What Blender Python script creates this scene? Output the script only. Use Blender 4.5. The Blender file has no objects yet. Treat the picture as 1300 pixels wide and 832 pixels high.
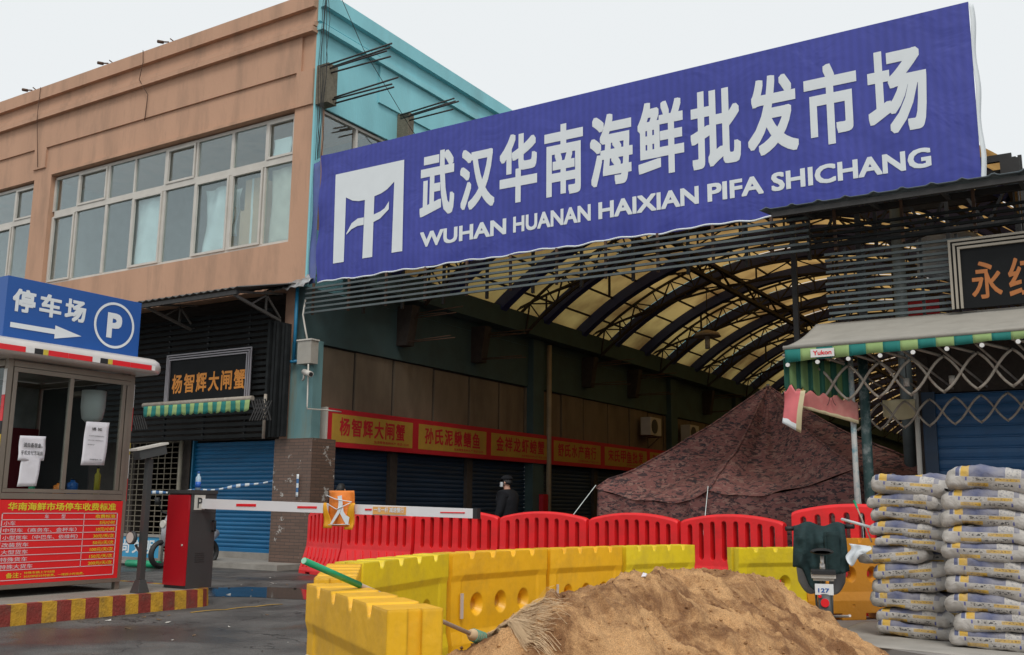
import bpy, bmesh, math, random
from mathutils import Vector, Matrix, noise
R = math.radians
rnd = random.Random(7)
scene = bpy.context.scene
col = scene.collection

# ------------------------------------------------------------------ camera
F_PX, W_PX = 1256.0, 1300.0
pitch, roll, yaw = R(10.2), R(0.59), R(-32.01)
fw = Vector((math.sin(yaw) * math.cos(pitch), math.cos(yaw) * math.cos(pitch), math.sin(pitch)))
rt = Vector((math.cos(yaw), -math.sin(yaw), 0)); up = rt.cross(fw)
r2 = rt * math.cos(roll) + up * math.sin(roll); u2 = up * math.cos(roll) - rt * math.sin(roll)
cam_d = bpy.data.cameras.new('camera'); cam = bpy.data.objects.new('camera', cam_d); col.objects.link(cam)
m = Matrix((r2, u2, -fw)).transposed().to_4x4(); m.translation = Vector((0, 0, 1.2)); cam.matrix_world = m
cam_d.sensor_width = 36; cam_d.lens = 36 * F_PX / W_PX; cam_d.clip_start = .1; cam_d.clip_end = 2000
scene.camera = cam

# ------------------------------------------------------------------ world, sun, exposure
SUN_EL, SUN_AZ = R(52), R(142)          # azimuth from +Y, clockwise
w = bpy.data.worlds.new('World'); scene.world = w; w.use_nodes = True
nt = w.node_tree; bg = nt.nodes['Background']
sky = nt.nodes.new('ShaderNodeTexSky'); sky.sky_type = 'NISHITA'; sky.sun_disc = False
sky.sun_elevation = SUN_EL; sky.sun_rotation = SUN_AZ; sky.air_density = 1; sky.dust_density = 3
mx = nt.nodes.new('ShaderNodeMix'); mx.data_type = 'RGBA'; mx.inputs[0].default_value = .93
mx.inputs[7].default_value = (8.9, 9.2, 9.3, 1)
nt.links.new(sky.outputs[0], mx.inputs[6]); nt.links.new(mx.outputs[2], bg.inputs[0]); bg.inputs[1].default_value = .1
sd = bpy.data.lights.new('sun', 'SUN'); sd.energy = 1.5; sd.angle = R(20); sd.color = (1, .96, .9)
so = bpy.data.objects.new('sun', sd); col.objects.link(so)
sdir = Vector((math.sin(SUN_AZ) * math.cos(SUN_EL), math.cos(SUN_AZ) * math.cos(SUN_EL), math.sin(SUN_EL)))
so.rotation_euler = sdir.to_track_quat('Z', 'Y').to_euler()
scene.view_settings.view_transform = 'Standard'; scene.view_settings.look = 'None'
scene.view_settings.exposure = 0; scene.view_settings.gamma = 1
scene.render.engine = 'CYCLES'; scene.cycles.use_denoising = True; scene.cycles.max_bounces = 8
scene.cycles.transparent_max_bounces = 12; scene.cycles.sample_clamp_indirect = 6

# ------------------------------------------------------------------ materials
MATS = {}
def nodes(mt):
    mt.use_nodes = True; t = mt.node_tree; return t, t.nodes, t.links, t.nodes['Principled BSDF']
def mat(name, color, rough=.7, metal=0, var=.12, scale=4, dirt=0, dirt_col=(.05, .04, .03), bump=0, bscale=40, bevel=0,
        spec=.5, dscale=1.6, stretch=(1, 1, 1), fine=0):
    if name in MATS: return MATS[name]
    mt = bpy.data.materials.new(name); t, N, L, b = nodes(mt)
    tc = N.new('ShaderNodeTexCoord'); mp = N.new('ShaderNodeMapping'); mp.inputs['Scale'].default_value = stretch
    L.new(tc.outputs['Object'], mp.inputs[0])
    n1 = N.new('ShaderNodeTexNoise'); n1.inputs['Scale'].default_value = scale; n1.inputs['Detail'].default_value = 6
    L.new(mp.outputs[0], n1.inputs[0])
    mr = N.new('ShaderNodeMapRange'); mr.inputs[1].default_value = .25; mr.inputs[2].default_value = .75
    mr.inputs[3].default_value = 1 - var; mr.inputs[4].default_value = 1 + var
    L.new(n1.outputs[0], mr.inputs[0])
    vm = N.new('ShaderNodeVectorMath'); vm.operation = 'SCALE'; vm.inputs[0].default_value = color[:3]
    L.new(mr.outputs[0], vm.inputs[3]); last = vm.outputs[0]
    if dirt:
        n2 = N.new('ShaderNodeTexNoise'); n2.inputs['Scale'].default_value = dscale; n2.inputs['Detail'].default_value = 9
        n2.inputs['Roughness'].default_value = .65
        L.new(mp.outputs[0], n2.inputs[0])
        r = N.new('ShaderNodeMapRange'); r.inputs[1].default_value = .48; r.inputs[2].default_value = .72; r.inputs[4].default_value = dirt
        L.new(n2.outputs[0], r.inputs[0])
        x = N.new('ShaderNodeMix'); x.data_type = 'RGBA'; L.new(r.outputs[0], x.inputs[0]); L.new(last, x.inputs[6])
        x.inputs[7].default_value = (*dirt_col, 1); last = x.outputs[2]
    L.new(last, b.inputs['Base Color'])
    b.inputs['Roughness'].default_value = rough; b.inputs['Metallic'].default_value = metal
    b.inputs['Specular IOR Level'].default_value = spec
    nrm = None
    if bevel:
        bv = N.new('ShaderNodeBevel'); bv.samples = 4; bv.inputs[0].default_value = bevel; nrm = bv.outputs[0]
    if bump:
        n3 = N.new('ShaderNodeTexNoise'); n3.inputs['Scale'].default_value = bscale; n3.inputs['Detail'].default_value = 5
        L.new(mp.outputs[0], n3.inputs[0])
        bp = N.new('ShaderNodeBump'); bp.inputs['Strength'].default_value = bump; bp.inputs['Distance'].default_value = .02
        L.new(n3.outputs[0], bp.inputs['Height'])
        if nrm: L.new(nrm, bp.inputs['Normal'])
        nrm = bp.outputs[0]
    if nrm: L.new(nrm, b.inputs['Normal'])
    MATS[name] = mt; return mt

M_ORANGE = mat('orange_render', (.52, .305, .200), .85, var=.07, scale=1.2, dirt=.7, dirt_col=(.30, .19, .13), dscale=1.9, bump=.3, bscale=30, stretch=(1, 1, .22))
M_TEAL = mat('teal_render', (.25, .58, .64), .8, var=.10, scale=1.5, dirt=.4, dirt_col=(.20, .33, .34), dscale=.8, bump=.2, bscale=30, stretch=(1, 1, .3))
M_TEALD = mat('hall_shaded_teal', (.055, .10, .105), .8, var=.15, scale=2, dirt=.5, dirt_col=(.045, .055, .05))  # outer teal darkened to carry the hall's shade; noise adds grime
M_BEIGE = mat('stained_shaded_plywood', (.19, .15, .105), .85, var=.2, scale=2.5, dirt=.5, dirt_col=(.06, .045, .032), dscale=1.2, stretch=(1, 1, .4))  # base colour lowered for the shade inside the hall, stains by noise
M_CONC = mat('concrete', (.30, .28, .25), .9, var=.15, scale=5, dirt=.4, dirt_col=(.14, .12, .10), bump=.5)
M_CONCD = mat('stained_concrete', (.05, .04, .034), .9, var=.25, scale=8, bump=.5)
M_RUST = mat('rusty_steel', (.10, .055, .035), .85, var=.3, scale=15)
M_DARK = mat('dark_steel', (.03, .028, .027), .6, var=.2, scale=10)
M_SLAT = mat('weathered_grey_steel', (.085, .108, .112), .55, var=.18, scale=6, dirt=.4, dirt_col=(.07, .065, .06))
M_SLATD = mat('shaded_grey_slat', (.017, .019, .02), .85, var=.3, scale=6, spec=.12)  # slat grey lowered to near black to carry the shade under the canopy
M_RIB = mat('navy_steel', (.03, .045, .19), .6, var=.2, scale=4)
M_TRUSS = mat('brown_truss_paint', (.035, .026, .022), .7, var=.3, scale=6)
M_FRAME = mat('white_aluminium_frame', (.56, .53, .48), .5, var=.08, dirt=.2, dirt_col=(.35, .3, .24), bevel=.004)
M_WHITE = mat('white_paint', (.75, .74, .72), .45, var=.04, dirt=.15, dirt_col=(.45, .42, .38))
M_PRINT = mat('white_vinyl_print', (.72, .76, .78), .5, var=.03)
M_BLUEP = mat('blue_sign_paint', (.012, .10, .36), .4, var=.05)
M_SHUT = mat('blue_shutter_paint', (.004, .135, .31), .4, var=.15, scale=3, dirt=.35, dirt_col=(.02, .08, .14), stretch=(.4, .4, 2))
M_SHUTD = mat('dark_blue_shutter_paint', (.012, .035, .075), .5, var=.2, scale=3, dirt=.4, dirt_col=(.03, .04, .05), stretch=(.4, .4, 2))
M_RED = mat('red_polyethylene', (.80, .014, .018), .42, var=.12, scale=3, dirt=.35, dirt_col=(.36, .03, .02), dscale=3.5, bevel=.014, bump=.12, bscale=18)
M_YEL = mat('yellow_polyethylene', (.86, .46, .010), .40, var=.08, scale=3, dirt=.45, dirt_col=(.50, .27, .03), dscale=4.5, bevel=.016, bump=.22, bscale=14)
M_YEL2 = mat('lemon_polyethylene', (.80, .60, .016), .40, var=.08, scale=3, dirt=.45, dirt_col=(.46, .33, .05), dscale=4.5, bevel=.016, bump=.22, bscale=14)
M_ORG = mat('amber_polyethylene', (.62, .25, .01), .42, var=.07, scale=3, dirt=.3, dirt_col=(.3, .13, .03), bevel=.014, bump=.2, bscale=14)
M_REFL = mat('grey_reflective_tape', (.55, .48, .45), .4, var=.1)
M_REDP = mat('red_sign_print', (.74, .012, .014), .5, var=.05)
M_YELP = mat('yellow_sign_print', (.62, .48, .05), .5, var=.05)
M_YELL = mat('yellow_lettering', (.72, .58, .03), .5, var=.05)
M_PINKL = mat('pale_pink_lettering', (.66, .50, .52), .5, var=.05)
M_SGNR = mat('faded_red_print', (.50, .012, .025), .6, var=.08, dirt=.2, dirt_col=(.2, .02, .02))
M_SGNY = mat('faded_yellow_print', (.48, .28, .04), .6, var=.08, dirt=.3, dirt_col=(.25, .16, .05))
M_ORL = mat('orange_lettering', (.70, .25, .02), .5, var=.1)
M_BLACKP = mat('black_sign_board', (.012, .013, .014), .7, var=.2, spec=.15)
M_BLK = mat('black_rubber', (.015, .015, .016), .6, var=.2)
M_STEEL = mat('brownish_stainless_steel', (.26, .22, .18), .38, metal=.55, var=.1, scale=3, bevel=.004)
M_STEELL = mat('polished_steel_rim', (.62, .58, .55), .3, metal=.35, var=.08)
M_GATER = mat('red_gate_paint', (.42, .008, .016), .3, var=.06)
M_GATED = mat('charcoal_gate_paint', (.045, .047, .047), .45, var=.1, bevel=.006)
M_PAPER = mat('white_paper', (.72, .70, .74), .8, var=.04, bump=.3, bscale=12)
M_TEXT = mat('black_ink', (.03, .03, .03), .7, var=0)
M_PIPEB = mat('blue_pipe_paint', (.01, .16, .30), .5, var=.2)
M_CARD = mat('cardboard', (.58, .40, .25), .85, var=.1, dirt=.2, dirt_col=(.18, .12, .07))
M_CLOTHW = mat('pale_plastic_sheet', (.72, .80, .79), .6, var=.08, bump=.5, bscale=5)
M_ROOM = mat('dim_room_plaster', (.42, .44, .44), .9, var=.1)
M_GREEN1 = mat('light_green_canvas', (.27, .39, .15), .8, var=.1, dirt=.25, dirt_col=(.12, .2, .08))
M_GREEN2 = mat('teal_green_canvas', (.01, .17, .15), .8, var=.1, dirt=.25, dirt_col=(.01, .1, .08))
M_CANV = mat('grey_canvas', (.34, .32, .28), .85, var=.08, dirt=.35, dirt_col=(.20, .18, .15), dscale=2.5, bump=.2, bscale=8)
M_PINK = mat('pink_banner_cloth', (.42, .13, .12), .8, var=.15, dirt=.35, dirt_col=(.6, .45, .35))
M_CREAM = mat('cream_banner_cloth', (.55, .48, .30), .8, var=.12)
M_ARM = mat('rusty_white_tube', (.33, .29, .24), .6, var=.2, scale=14, dirt=.5, dirt_col=(.16, .08, .05), dscale=9)
M_POSTW = mat('peeling_white_paint', (.50, .50, .48), .6, var=.1, dirt=.95, dirt_col=(.015, .20, .27), dscale=9)
M_POSTT = mat('dark_teal_paint', (.02, .055, .055), .6, var=.3, dirt=.6, dirt_col=(.35, .37, .36), dscale=9)
M_SKIN = mat('skin', (.50, .27, .19), .55, var=.05)
M_COAT = mat('black_coat_cloth', (.012, .013, .016), .85, var=.5, bump=.8, bscale=9, spec=.2)
M_JACK = mat('dark_green_quilted_cloth', (.008, .028, .03), .85, var=.35, scale=9, bump=.8, bscale=14)
M_GREYF = mat('grey_quilted_fabric', (.16, .16, .17), .7, var=.15, bump=.4, bscale=10)
M_WOOD = mat('broom_wood', (.45, .33, .25), .6, var=.15, scale=8)
M_GRN = mat('green_plastic_sleeve', (.01, .32, .15), .35, var=.1)
M_STRAW = mat('broom_straw', (.56, .40, .24), .9, var=.2)
M_TWINE = mat('green_twine', (.12, .32, .24), .8, var=.3, scale=30)
M_SILVER = mat('metal_foil_flashing', (.42, .42, .42), .35, metal=.6, var=.3, scale=14, bump=1, bscale=9)
M_ALU = mat('white_boom_paint', (.72, .71, .72), .3, var=.03, dirt=.12, dirt_col=(.4, .38, .36), bevel=.004)
M_REDT = mat('red_reflective_tape', (.75, .012, .02), .35, var=.04)
M_ORB = mat('orange_plastic_sheet', (.82, .23, .03), .4, var=.22, scale=7, bump=.7, bscale=7)
M_AMB = mat('amber_plastic_sheet', (.80, .36, .01), .4, var=.15, scale=7)
M_TARPB = mat('pale_blue_tarpaulin', (.36, .40, .44), .6, var=.1, bump=.5, bscale=4)
M_TWHITE = mat('white_plastic_bag', (.62, .66, .70), .4, var=.05)
M_PIL = None

def glass(name, tint, gl=.12):
    mt = bpy.data.materials.new(name); mt.use_nodes = True; t = mt.node_tree; N, L = t.nodes, t.links; N.clear()
    o = N.new('ShaderNodeOutputMaterial'); mxs = N.new('ShaderNodeMixShader'); tr = N.new('ShaderNodeBsdfTransparent'); g = N.new('ShaderNodeBsdfGlossy')
    tr.inputs[0].default_value = (*tint, 1); g.inputs[1].default_value = .02; g.inputs[0].default_value = (.85, .93, .95, 1)
    lw = N.new('ShaderNodeLayerWeight'); lw.inputs[0].default_value = .5; fr = N.new('ShaderNodeMath'); fr.operation = 'POWER'; fr.inputs[1].default_value = 4; L.new(lw.outputs['Facing'], fr.inputs[0])
    ad = N.new('ShaderNodeMath'); ad.inputs[1].default_value = gl; L.new(fr.outputs[0], ad.inputs[0])
    L.new(ad.outputs[0], mxs.inputs[0]); L.new(tr.outputs[0], mxs.inputs[1]); L.new(g.outputs[0], mxs.inputs[2]); L.new(mxs.outputs[0], o.inputs[0])
    return mt
M_GLASS = glass('window_glass', (.90, .955, .955), .12)
M_BGLASS = glass('booth_glass', (.80, .84, .84), .0)

def math_(N, L, op, a, b=None):
    n = N.new('ShaderNodeMath'); n.operation = op
    for i, v in enumerate((a, b)):
        if v is None: continue
        if isinstance(v, (int, float)): n.inputs[i].default_value = v
        else: L.new(v, n.inputs[i])
    return n.outputs[0]
def rect(N, L, u, v, u0, u1, v0, v1):
    a = math_(N, L, 'MULTIPLY', math_(N, L, 'GREATER_THAN', u, u0), math_(N, L, 'LESS_THAN', u, u1))
    b = math_(N, L, 'MULTIPLY', math_(N, L, 'GREATER_THAN', v, v0), math_(N, L, 'LESS_THAN', v, v1))
    return math_(N, L, 'MULTIPLY', a, b)
def over(N, L, base, color, fac):
    x = N.new('ShaderNodeMix'); x.data_type = 'RGBA'; L.new(fac, x.inputs[0])
    if isinstance(base, tuple): x.inputs[6].default_value = (*base, 1)
    else: L.new(base, x.inputs[6])
    if isinstance(color, tuple): x.inputs[7].default_value = (*color, 1)
    else: L.new(color, x.inputs[7])
    return x.outputs[2]

def m_roof():
    mt = bpy.data.materials.new('yellowed_translucent_sheet'); mt.use_nodes = True; t = mt.node_tree; N, L = t.nodes, t.links; N.clear()
    o = N.new('ShaderNodeOutputMaterial'); tc = N.new('ShaderNodeTexCoord')
    n = N.new('ShaderNodeTexNoise'); n.inputs['Scale'].default_value = .7; n.inputs['Detail'].default_value = 7; L.new(tc.outputs['Object'], n.inputs[0])
    cr = N.new('ShaderNodeValToRGB'); e = cr.color_ramp.elements; e[0].position = .32; e[0].color = (.17, .085, .03, 1); e[1].position = .62; e[1].color = (.47, .295, .105, 1)
    L.new(n.outputs[0], cr.inputs[0])
    tr = N.new('ShaderNodeBsdfTranslucent'); d = N.new('ShaderNodeBsdfDiffuse'); mxs = N.new('ShaderNodeMixShader'); mxs.inputs[0].default_value = .12
    L.new(cr.outputs[0], tr.inputs[0]); L.new(cr.outputs[0], d.inputs[0]); L.new(tr.outputs[0], mxs.inputs[1]); L.new(d.outputs[0], mxs.inputs[2])
    L.new(mxs.outputs[0], o.inputs[0]); return mt
M_SHEET = m_roof()

def m_vinyl():
    mt = bpy.data.materials.new('blue_vinyl_banner'); t, N, L, b = nodes(mt)
    tc = N.new('ShaderNodeTexCoord'); sp = N.new('ShaderNodeSeparateXYZ'); L.new(tc.outputs['Object'], sp.inputs[0])
    # faint vertical printing bands, blotchy ageing
    wv = N.new('ShaderNodeTexWave'); wv.bands_direction = 'X'; wv.inputs['Scale'].default_value = 2.6; wv.inputs['Distortion'].default_value = .4
    L.new(tc.outputs['Object'], wv.inputs[0])
    n = N.new('ShaderNodeTexNoise'); n.inputs['Scale'].default_value = .8; n.inputs['Detail'].default_value = 6; L.new(tc.outputs['Object'], n.inputs[0])
    cr = N.new('ShaderNodeValToRGB'); e = cr.color_ramp.elements; e[0].position = .3; e[0].color = (.034, .046, .29, 1); e[1].position = .7; e[1].color = (.048, .060, .35, 1)
    L.new(n.outputs[0], cr.inputs[0])
    mr = N.new('ShaderNodeMapRange'); mr.inputs[3].default_value = .92; mr.inputs[4].default_value = 1.06; L.new(wv.outputs[1], mr.inputs[0])
    vm = N.new('ShaderNodeVectorMath'); vm.operation = 'SCALE'; L.new(cr.outputs[0], vm.inputs[0]); L.new(mr.outputs[0], vm.inputs[3])
    L.new(vm.outputs[0], b.inputs['Base Color']); b.inputs['Roughness'].default_value = .55
    n2 = N.new('ShaderNodeTexNoise'); n2.inputs['Scale'].default_value = 1.6; n2.inputs['Detail'].default_value = 3; n2.inputs['Distortion'].default_value = .6
    L.new(tc.outputs['Object'], n2.inputs[0])
    bp = N.new('ShaderNodeBump'); bp.inputs['Strength'].default_value = .35; bp.inputs['Distance'].default_value = .12; L.new(n2.outputs[0], bp.inputs['Height'])
    L.new(bp.outputs[0], b.inputs['Normal']); return mt
M_VINYL = m_vinyl()

def m_camo():
    mt = bpy.data.materials.new('maroon_camouflage_cloth'); t, N, L, b = nodes(mt)
    tc = N.new('ShaderNodeTexCoord'); mp = N.new('ShaderNodeMapping'); mp.inputs['Scale'].default_value = (1.7, 1.7, 4.4); mp.inputs['Rotation'].default_value = (.15, .25, 0)
    L.new(tc.outputs['Object'], mp.inputs[0])
    last = (.17, .066, .058)
    for i, (c, th, sc) in enumerate((((.045, .022, .024), .54, 4.2), ((.22, .115, .095), .56, 5.0), ((.018, .016, .022), .60, 5.6), ((.24, .14, .115), .66, 7.5))):
        n = N.new('ShaderNodeTexNoise'); n.noise_dimensions = '4D'; n.inputs['W'].default_value = i * 7.3; n.inputs['Scale'].default_value = sc; n.inputs['Detail'].default_value = 4
        n.inputs['Roughness'].default_value = .55; n.inputs['Distortion'].default_value = .8
        L.new(mp.outputs[0], n.inputs[0]); f = math_(N, L, 'GREATER_THAN', n.outputs[0], th); last = over(N, L, last, c, f)
    L.new(last, b.inputs['Base Color']); b.inputs['Roughness'].default_value = .8
    n2 = N.new('ShaderNodeTexNoise'); n2.inputs['Scale'].default_value = 3; n2.inputs['Detail'].default_value = 4; L.new(tc.outputs['Object'], n2.inputs[0])
    bp = N.new('ShaderNodeBump'); bp.inputs['Strength'].default_value = .5; bp.inputs['Distance'].default_value = .06; L.new(n2.outputs[0], bp.inputs['Height'])
    L.new(bp.outputs[0], b.inputs['Normal']); return mt
M_CAMO = m_camo()

def m_asphalt():
    mt = bpy.data.materials.new('damp_asphalt'); t, N, L, b = nodes(mt)
    tc = N.new('ShaderNodeTexCoord'); P = tc.outputs['Object']
    def nz(s, d=6, r=.6, dist=0):
        n = N.new('ShaderNodeTexNoise'); n.inputs['Scale'].default_value = s; n.inputs['Detail'].default_value = d; n.inputs['Roughness'].default_value = r; n.inputs['Distortion'].default_value = dist
        L.new(P, n.inputs[0]); return n.outputs[0]
    cr = N.new('ShaderNodeValToRGB'); e = cr.color_ramp.elements; e[0].position = .32; e[0].color = (.045, .043, .042, 1); e[1].position = .70; e[1].color = (.165, .158, .148, 1)
    L.new(nz(1.3), cr.inputs[0])
    g = N.new('ShaderNodeTexVoronoi'); g.inputs['Scale'].default_value = 75; L.new(P, g.inputs[0])
    mr = N.new('ShaderNodeMapRange'); mr.inputs[1].default_value = 0; mr.inputs[2].default_value = .6; mr.inputs[3].default_value = 1.25; mr.inputs[4].default_value = .75; L.new(g.outputs[0], mr.inputs[0])
    vm = N.new('ShaderNodeVectorMath'); vm.operation = 'SCALE'; L.new(cr.outputs[0], vm.inputs[0]); L.new(mr.outputs[0], vm.inputs[3])
    # brown mud film
    mud = N.new('ShaderNodeMapRange'); mud.inputs[1].default_value = .58; mud.inputs[2].default_value = .72; mud.inputs[4].default_value = .7; L.new(nz(.9, 7, .6, .5), mud.inputs[0])
    last = over(N, L, vm.outputs[0], (.085, .05, .032), mud.outputs[0])
    ck = N.new('ShaderNodeTexVoronoi'); ck.feature = 'DISTANCE_TO_EDGE'; ck.inputs['Scale'].default_value = .55; wp = N.new('ShaderNodeVectorMath'); wp.operation = 'ADD'; nw = N.new('ShaderNodeTexNoise'); nw.inputs['Scale'].default_value = 2.5; nw.inputs['Detail'].default_value = 6; L.new(P, nw.inputs[0]); L.new(P, wp.inputs[0]); L.new(nw.outputs[1], wp.inputs[1]); L.new(wp.outputs[0], ck.inputs[0])
    last = over(N, L, last, (.022, .02, .019), math_(N, L, 'LESS_THAN', ck.outputs[0], .006))
    # wet patches
    wet = N.new('ShaderNodeMapRange'); wet.inputs[1].default_value = .50; wet.inputs[2].default_value = .60; L.new(nz(.55, 5, .5, .4), wet.inputs[0])
    last = over(N, L, last, (.035, .034, .033), math_(N, L, 'MULTIPLY', wet.outputs[0], .55))
    L.new(last, b.inputs['Base Color'])
    rr = N.new('ShaderNodeMapRange'); rr.inputs[3].default_value = .75; rr.inputs[4].default_value = .32; L.new(wet.outputs[0], rr.inputs[0]); L.new(rr.outputs[0], b.inputs['Roughness'])
    bp = N.new('ShaderNodeBump'); bp.inputs['Strength'].default_value = .6; bp.inputs['Distance'].default_value = .01; L.new(g.outputs[0], bp.inputs['Height'])
    L.new(bp.outputs[0], b.inputs['Normal']); return mt
M_ASPH = m_asphalt()
M_WATER = bpy.data.materials.new('puddle_water'); _t, _N, _L, _b = nodes(M_WATER)
_b.inputs['Base Color'].default_value = (.02, .02, .02, 1); _b.inputs['Roughness'].default_value = .06

def m_sand():
    mt = bpy.data.materials.new('building_sand'); t, N, L, b = nodes(mt)
    tc = N.new('ShaderNodeTexCoord'); P = tc.outputs['Object']
    n = N.new('ShaderNodeTexNoise'); n.inputs['Scale'].default_value = 3.2; n.inputs['Detail'].default_value = 10; n.inputs['Roughness'].default_value = .70; n.inputs['Distortion'].default_value = .5; L.new(P, n.inputs[0])
    cr = N.new('ShaderNodeValToRGB'); e = cr.color_ramp.elements; e[0].position = .40; e[0].color = (.21, .095, .036, 1); e[1].position = .58; e[1].color = (.57, .325, .145, 1)
    L.new(n.outputs[0], cr.inputs[0])
    g = N.new('ShaderNodeTexNoise'); g.inputs['Scale'].default_value = 170; g.inputs['Detail'].default_value = 3; L.new(P, g.inputs[0])
    mr = N.new('ShaderNodeMapRange'); mr.inputs[1].default_value = .3; mr.inputs[2].default_value = .7; mr.inputs[3].default_value = .62; mr.inputs[4].default_value = 1.32; L.new(g.outputs[0], mr.inputs[0])
    vm = N.new('ShaderNodeVectorMath'); vm.operation = 'SCALE'; L.new(cr.outputs[0], vm.inputs[0]); L.new(mr.outputs[0], vm.inputs[3])
    L.new(vm.outputs[0], b.inputs['Base Color']); b.inputs['Roughness'].default_value = .95
    g2 = N.new('ShaderNodeTexNoise'); g2.inputs['Scale'].default_value = 40; g2.inputs['Detail'].default_value = 8; g2.inputs['Roughness'].default_value = .7; L.new(P, g2.inputs[0])
    bp = N.new('ShaderNodeBump'); bp.inputs['Strength'].default_value = .8; bp.inputs['Distance'].default_value = .02; L.new(g2.outputs[0], bp.inputs['Height'])
    L.new(bp.outputs[0], b.inputs['Normal']); return mt
M_SAND = m_sand()

def m_bag():
    mt = bpy.data.materials.new('printed_cement_bag'); t, N, L, b = nodes(mt)
    tc = N.new('ShaderNodeTexCoord'); sp = N.new('ShaderNodeSeparateXYZ'); L.new(tc.outputs['Object'], sp.inputs[0]); x, y, z = sp.outputs
    n = N.new('ShaderNodeTexNoise'); n.inputs['Scale'].default_value = 9; n.inputs['Detail'].default_value = 6; L.new(tc.outputs['Object'], n.inputs[0])
    cr = N.new('ShaderNodeValToRGB'); e = cr.color_ramp.elements; e[0].position = .3; e[0].color = (.34, .32, .29, 1); e[1].position = .65; e[1].color = (.56, .53, .50, 1); L.new(n.outputs[0], cr.inputs[0])
    oi = N.new('ShaderNodeObjectInfo')
    xs = math_(N, L, 'ADD', x, math_(N, L, 'MULTIPLY', math_(N, L, 'SUBTRACT', oi.outputs['Random'], .5), .05))
    blk = N.new('ShaderNodeTexVoronoi'); blk.distance = 'MANHATTAN'; blk.inputs['Scale'].default_value = 52; L.new(tc.outputs['Object'], blk.inputs[0])
    gl = math_(N, L, 'LESS_THAN', blk.outputs[0], .62)
    last = cr.outputs[0]
    top = math_(N, L, 'GREATER_THAN', z, .043); 
    TB = (.09, .105, .20); YL = (.60, .36, .03); BK = (.05, .05, .055)
    def R_(u0, u1, v0, v1, c, mask=None, v=None):
        nonlocal last
        f = rect(N, L, xs, z if v is None else v, u0, u1, v0, v1)
        if mask is not None: f = math_(N, L, 'MULTIPLY', f, mask)
        last = over(N, L, last, c, f)
    R_(-.17, .11, .024, .2, TB); R_(-.235, -.17, .024, .2, YL); R_(-.275, -.245, .024, .2, TB); R_(.23, .27, .024, .2, TB)
    R_(.03, .22, -.008, .018, YL); R_(-.18, -.02, -.055, -.026, YL)
    R_(.04, .21, -.002, .012, (.28, .15, .02), gl); R_(-.165, -.03, -.047, -.034, (.28, .15, .02), gl)
    R_(-.15, .01, -.008, .016, BK, gl); R_(.0, .18, -.050, -.026, BK, gl)
    R_(-.20, -.186, -.012, .018, (.04, .06, .30)); R_(.21, .224, -.055, -.026, (.04, .06, .30))
    R_(.12, .22, .028, .2, (.25, .25, .27), gl)
    # dust over the print
    d = N.new('ShaderNodeTexNoise'); d.inputs['Scale'].default_value = 5; d.inputs['Detail'].default_value = 7; L.new(tc.outputs['Object'], d.inputs[0])
    mr = N.new('ShaderNodeMapRange'); mr.inputs[1].default_value = .35; mr.inputs[2].default_value = .70; mr.inputs[4].default_value = .6; L.new(d.outputs[0], mr.inputs[0])
    last = over(N, L, last, (.42, .39, .36), mr.outputs[0])
    L.new(last, b.inputs['Base Color']); b.inputs['Roughness'].default_value = .7
    n2 = N.new('ShaderNodeTexNoise'); n2.inputs['Scale'].default_value = 14; n2.inputs['Detail'].default_value = 5; n2.inputs['Distortion'].default_value = .8; L.new(tc.outputs['Object'], n2.inputs[0])
    bp = N.new('ShaderNodeBump'); bp.inputs['Strength'].default_value = .7; bp.inputs['Distance'].default_value = .02; L.new(n2.outputs[0], bp.inputs['Height']); L.new(bp.outputs[0], b.inputs['Normal'])
    return mt
M_BAG = m_bag()

def m_brick(name, c1, c2, mortar, w_, h_, axis='X', patch=None):
    mt = bpy.data.materials.new(name); t, N, L, b = nodes(mt)
    tc = N.new('ShaderNodeTexCoord'); sp = N.new('ShaderNodeSeparateXYZ'); L.new(tc.outputs['Object'], sp.inputs[0])
    cb = N.new('ShaderNodeCombineXYZ'); s = math_(N, L, 'ADD', sp.outputs[0], sp.outputs[1]); L.new(s, cb.inputs[0]); L.new(sp.outputs[2], cb.inputs[1])
    br = N.new('ShaderNodeTexBrick'); br.inputs['Scale'].default_value = 1; br.inputs['Brick Width'].default_value = w_; br.inputs['Row Height'].default_value = h_
    br.inputs['Mortar Size'].default_value = .006; br.inputs['Color1'].default_value = (*c1, 1); br.inputs['Color2'].default_value = (*c2, 1); br.inputs['Mortar'].default_value = (*mortar, 1)
    L.new(cb.outputs[0], br.inputs[0]); last = br.outputs[0]
    if patch:
        n = N.new('ShaderNodeTexNoise'); n.inputs['Scale'].default_value = 2.3; n.inputs['Detail'].default_value = 9; n.inputs['Roughness'].default_value = .7; L.new(tc.outputs['Object'], n.inputs[0])
        f = math_(N, L, 'GREATER_THAN', n.outputs[0], .60); last = over(N, L, last, patch, f)
    L.new(last, b.inputs['Base Color']); b.inputs['Roughness'].default_value = .6
    bp = N.new('ShaderNodeBump'); bp.inputs['Strength'].default_value = .5; bp.inputs['Distance'].default_value = .01; L.new(br.outputs[1], bp.inputs['Height']); bp.invert = True
    L.new(bp.outputs[0], b.inputs['Normal']); return mt
M_TILE = m_brick('brown_wall_tile', (.165, .10, .075), (.125, .08, .06), (.08, .06, .05), .24, .06, patch=(.42, .40, .37))

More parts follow.
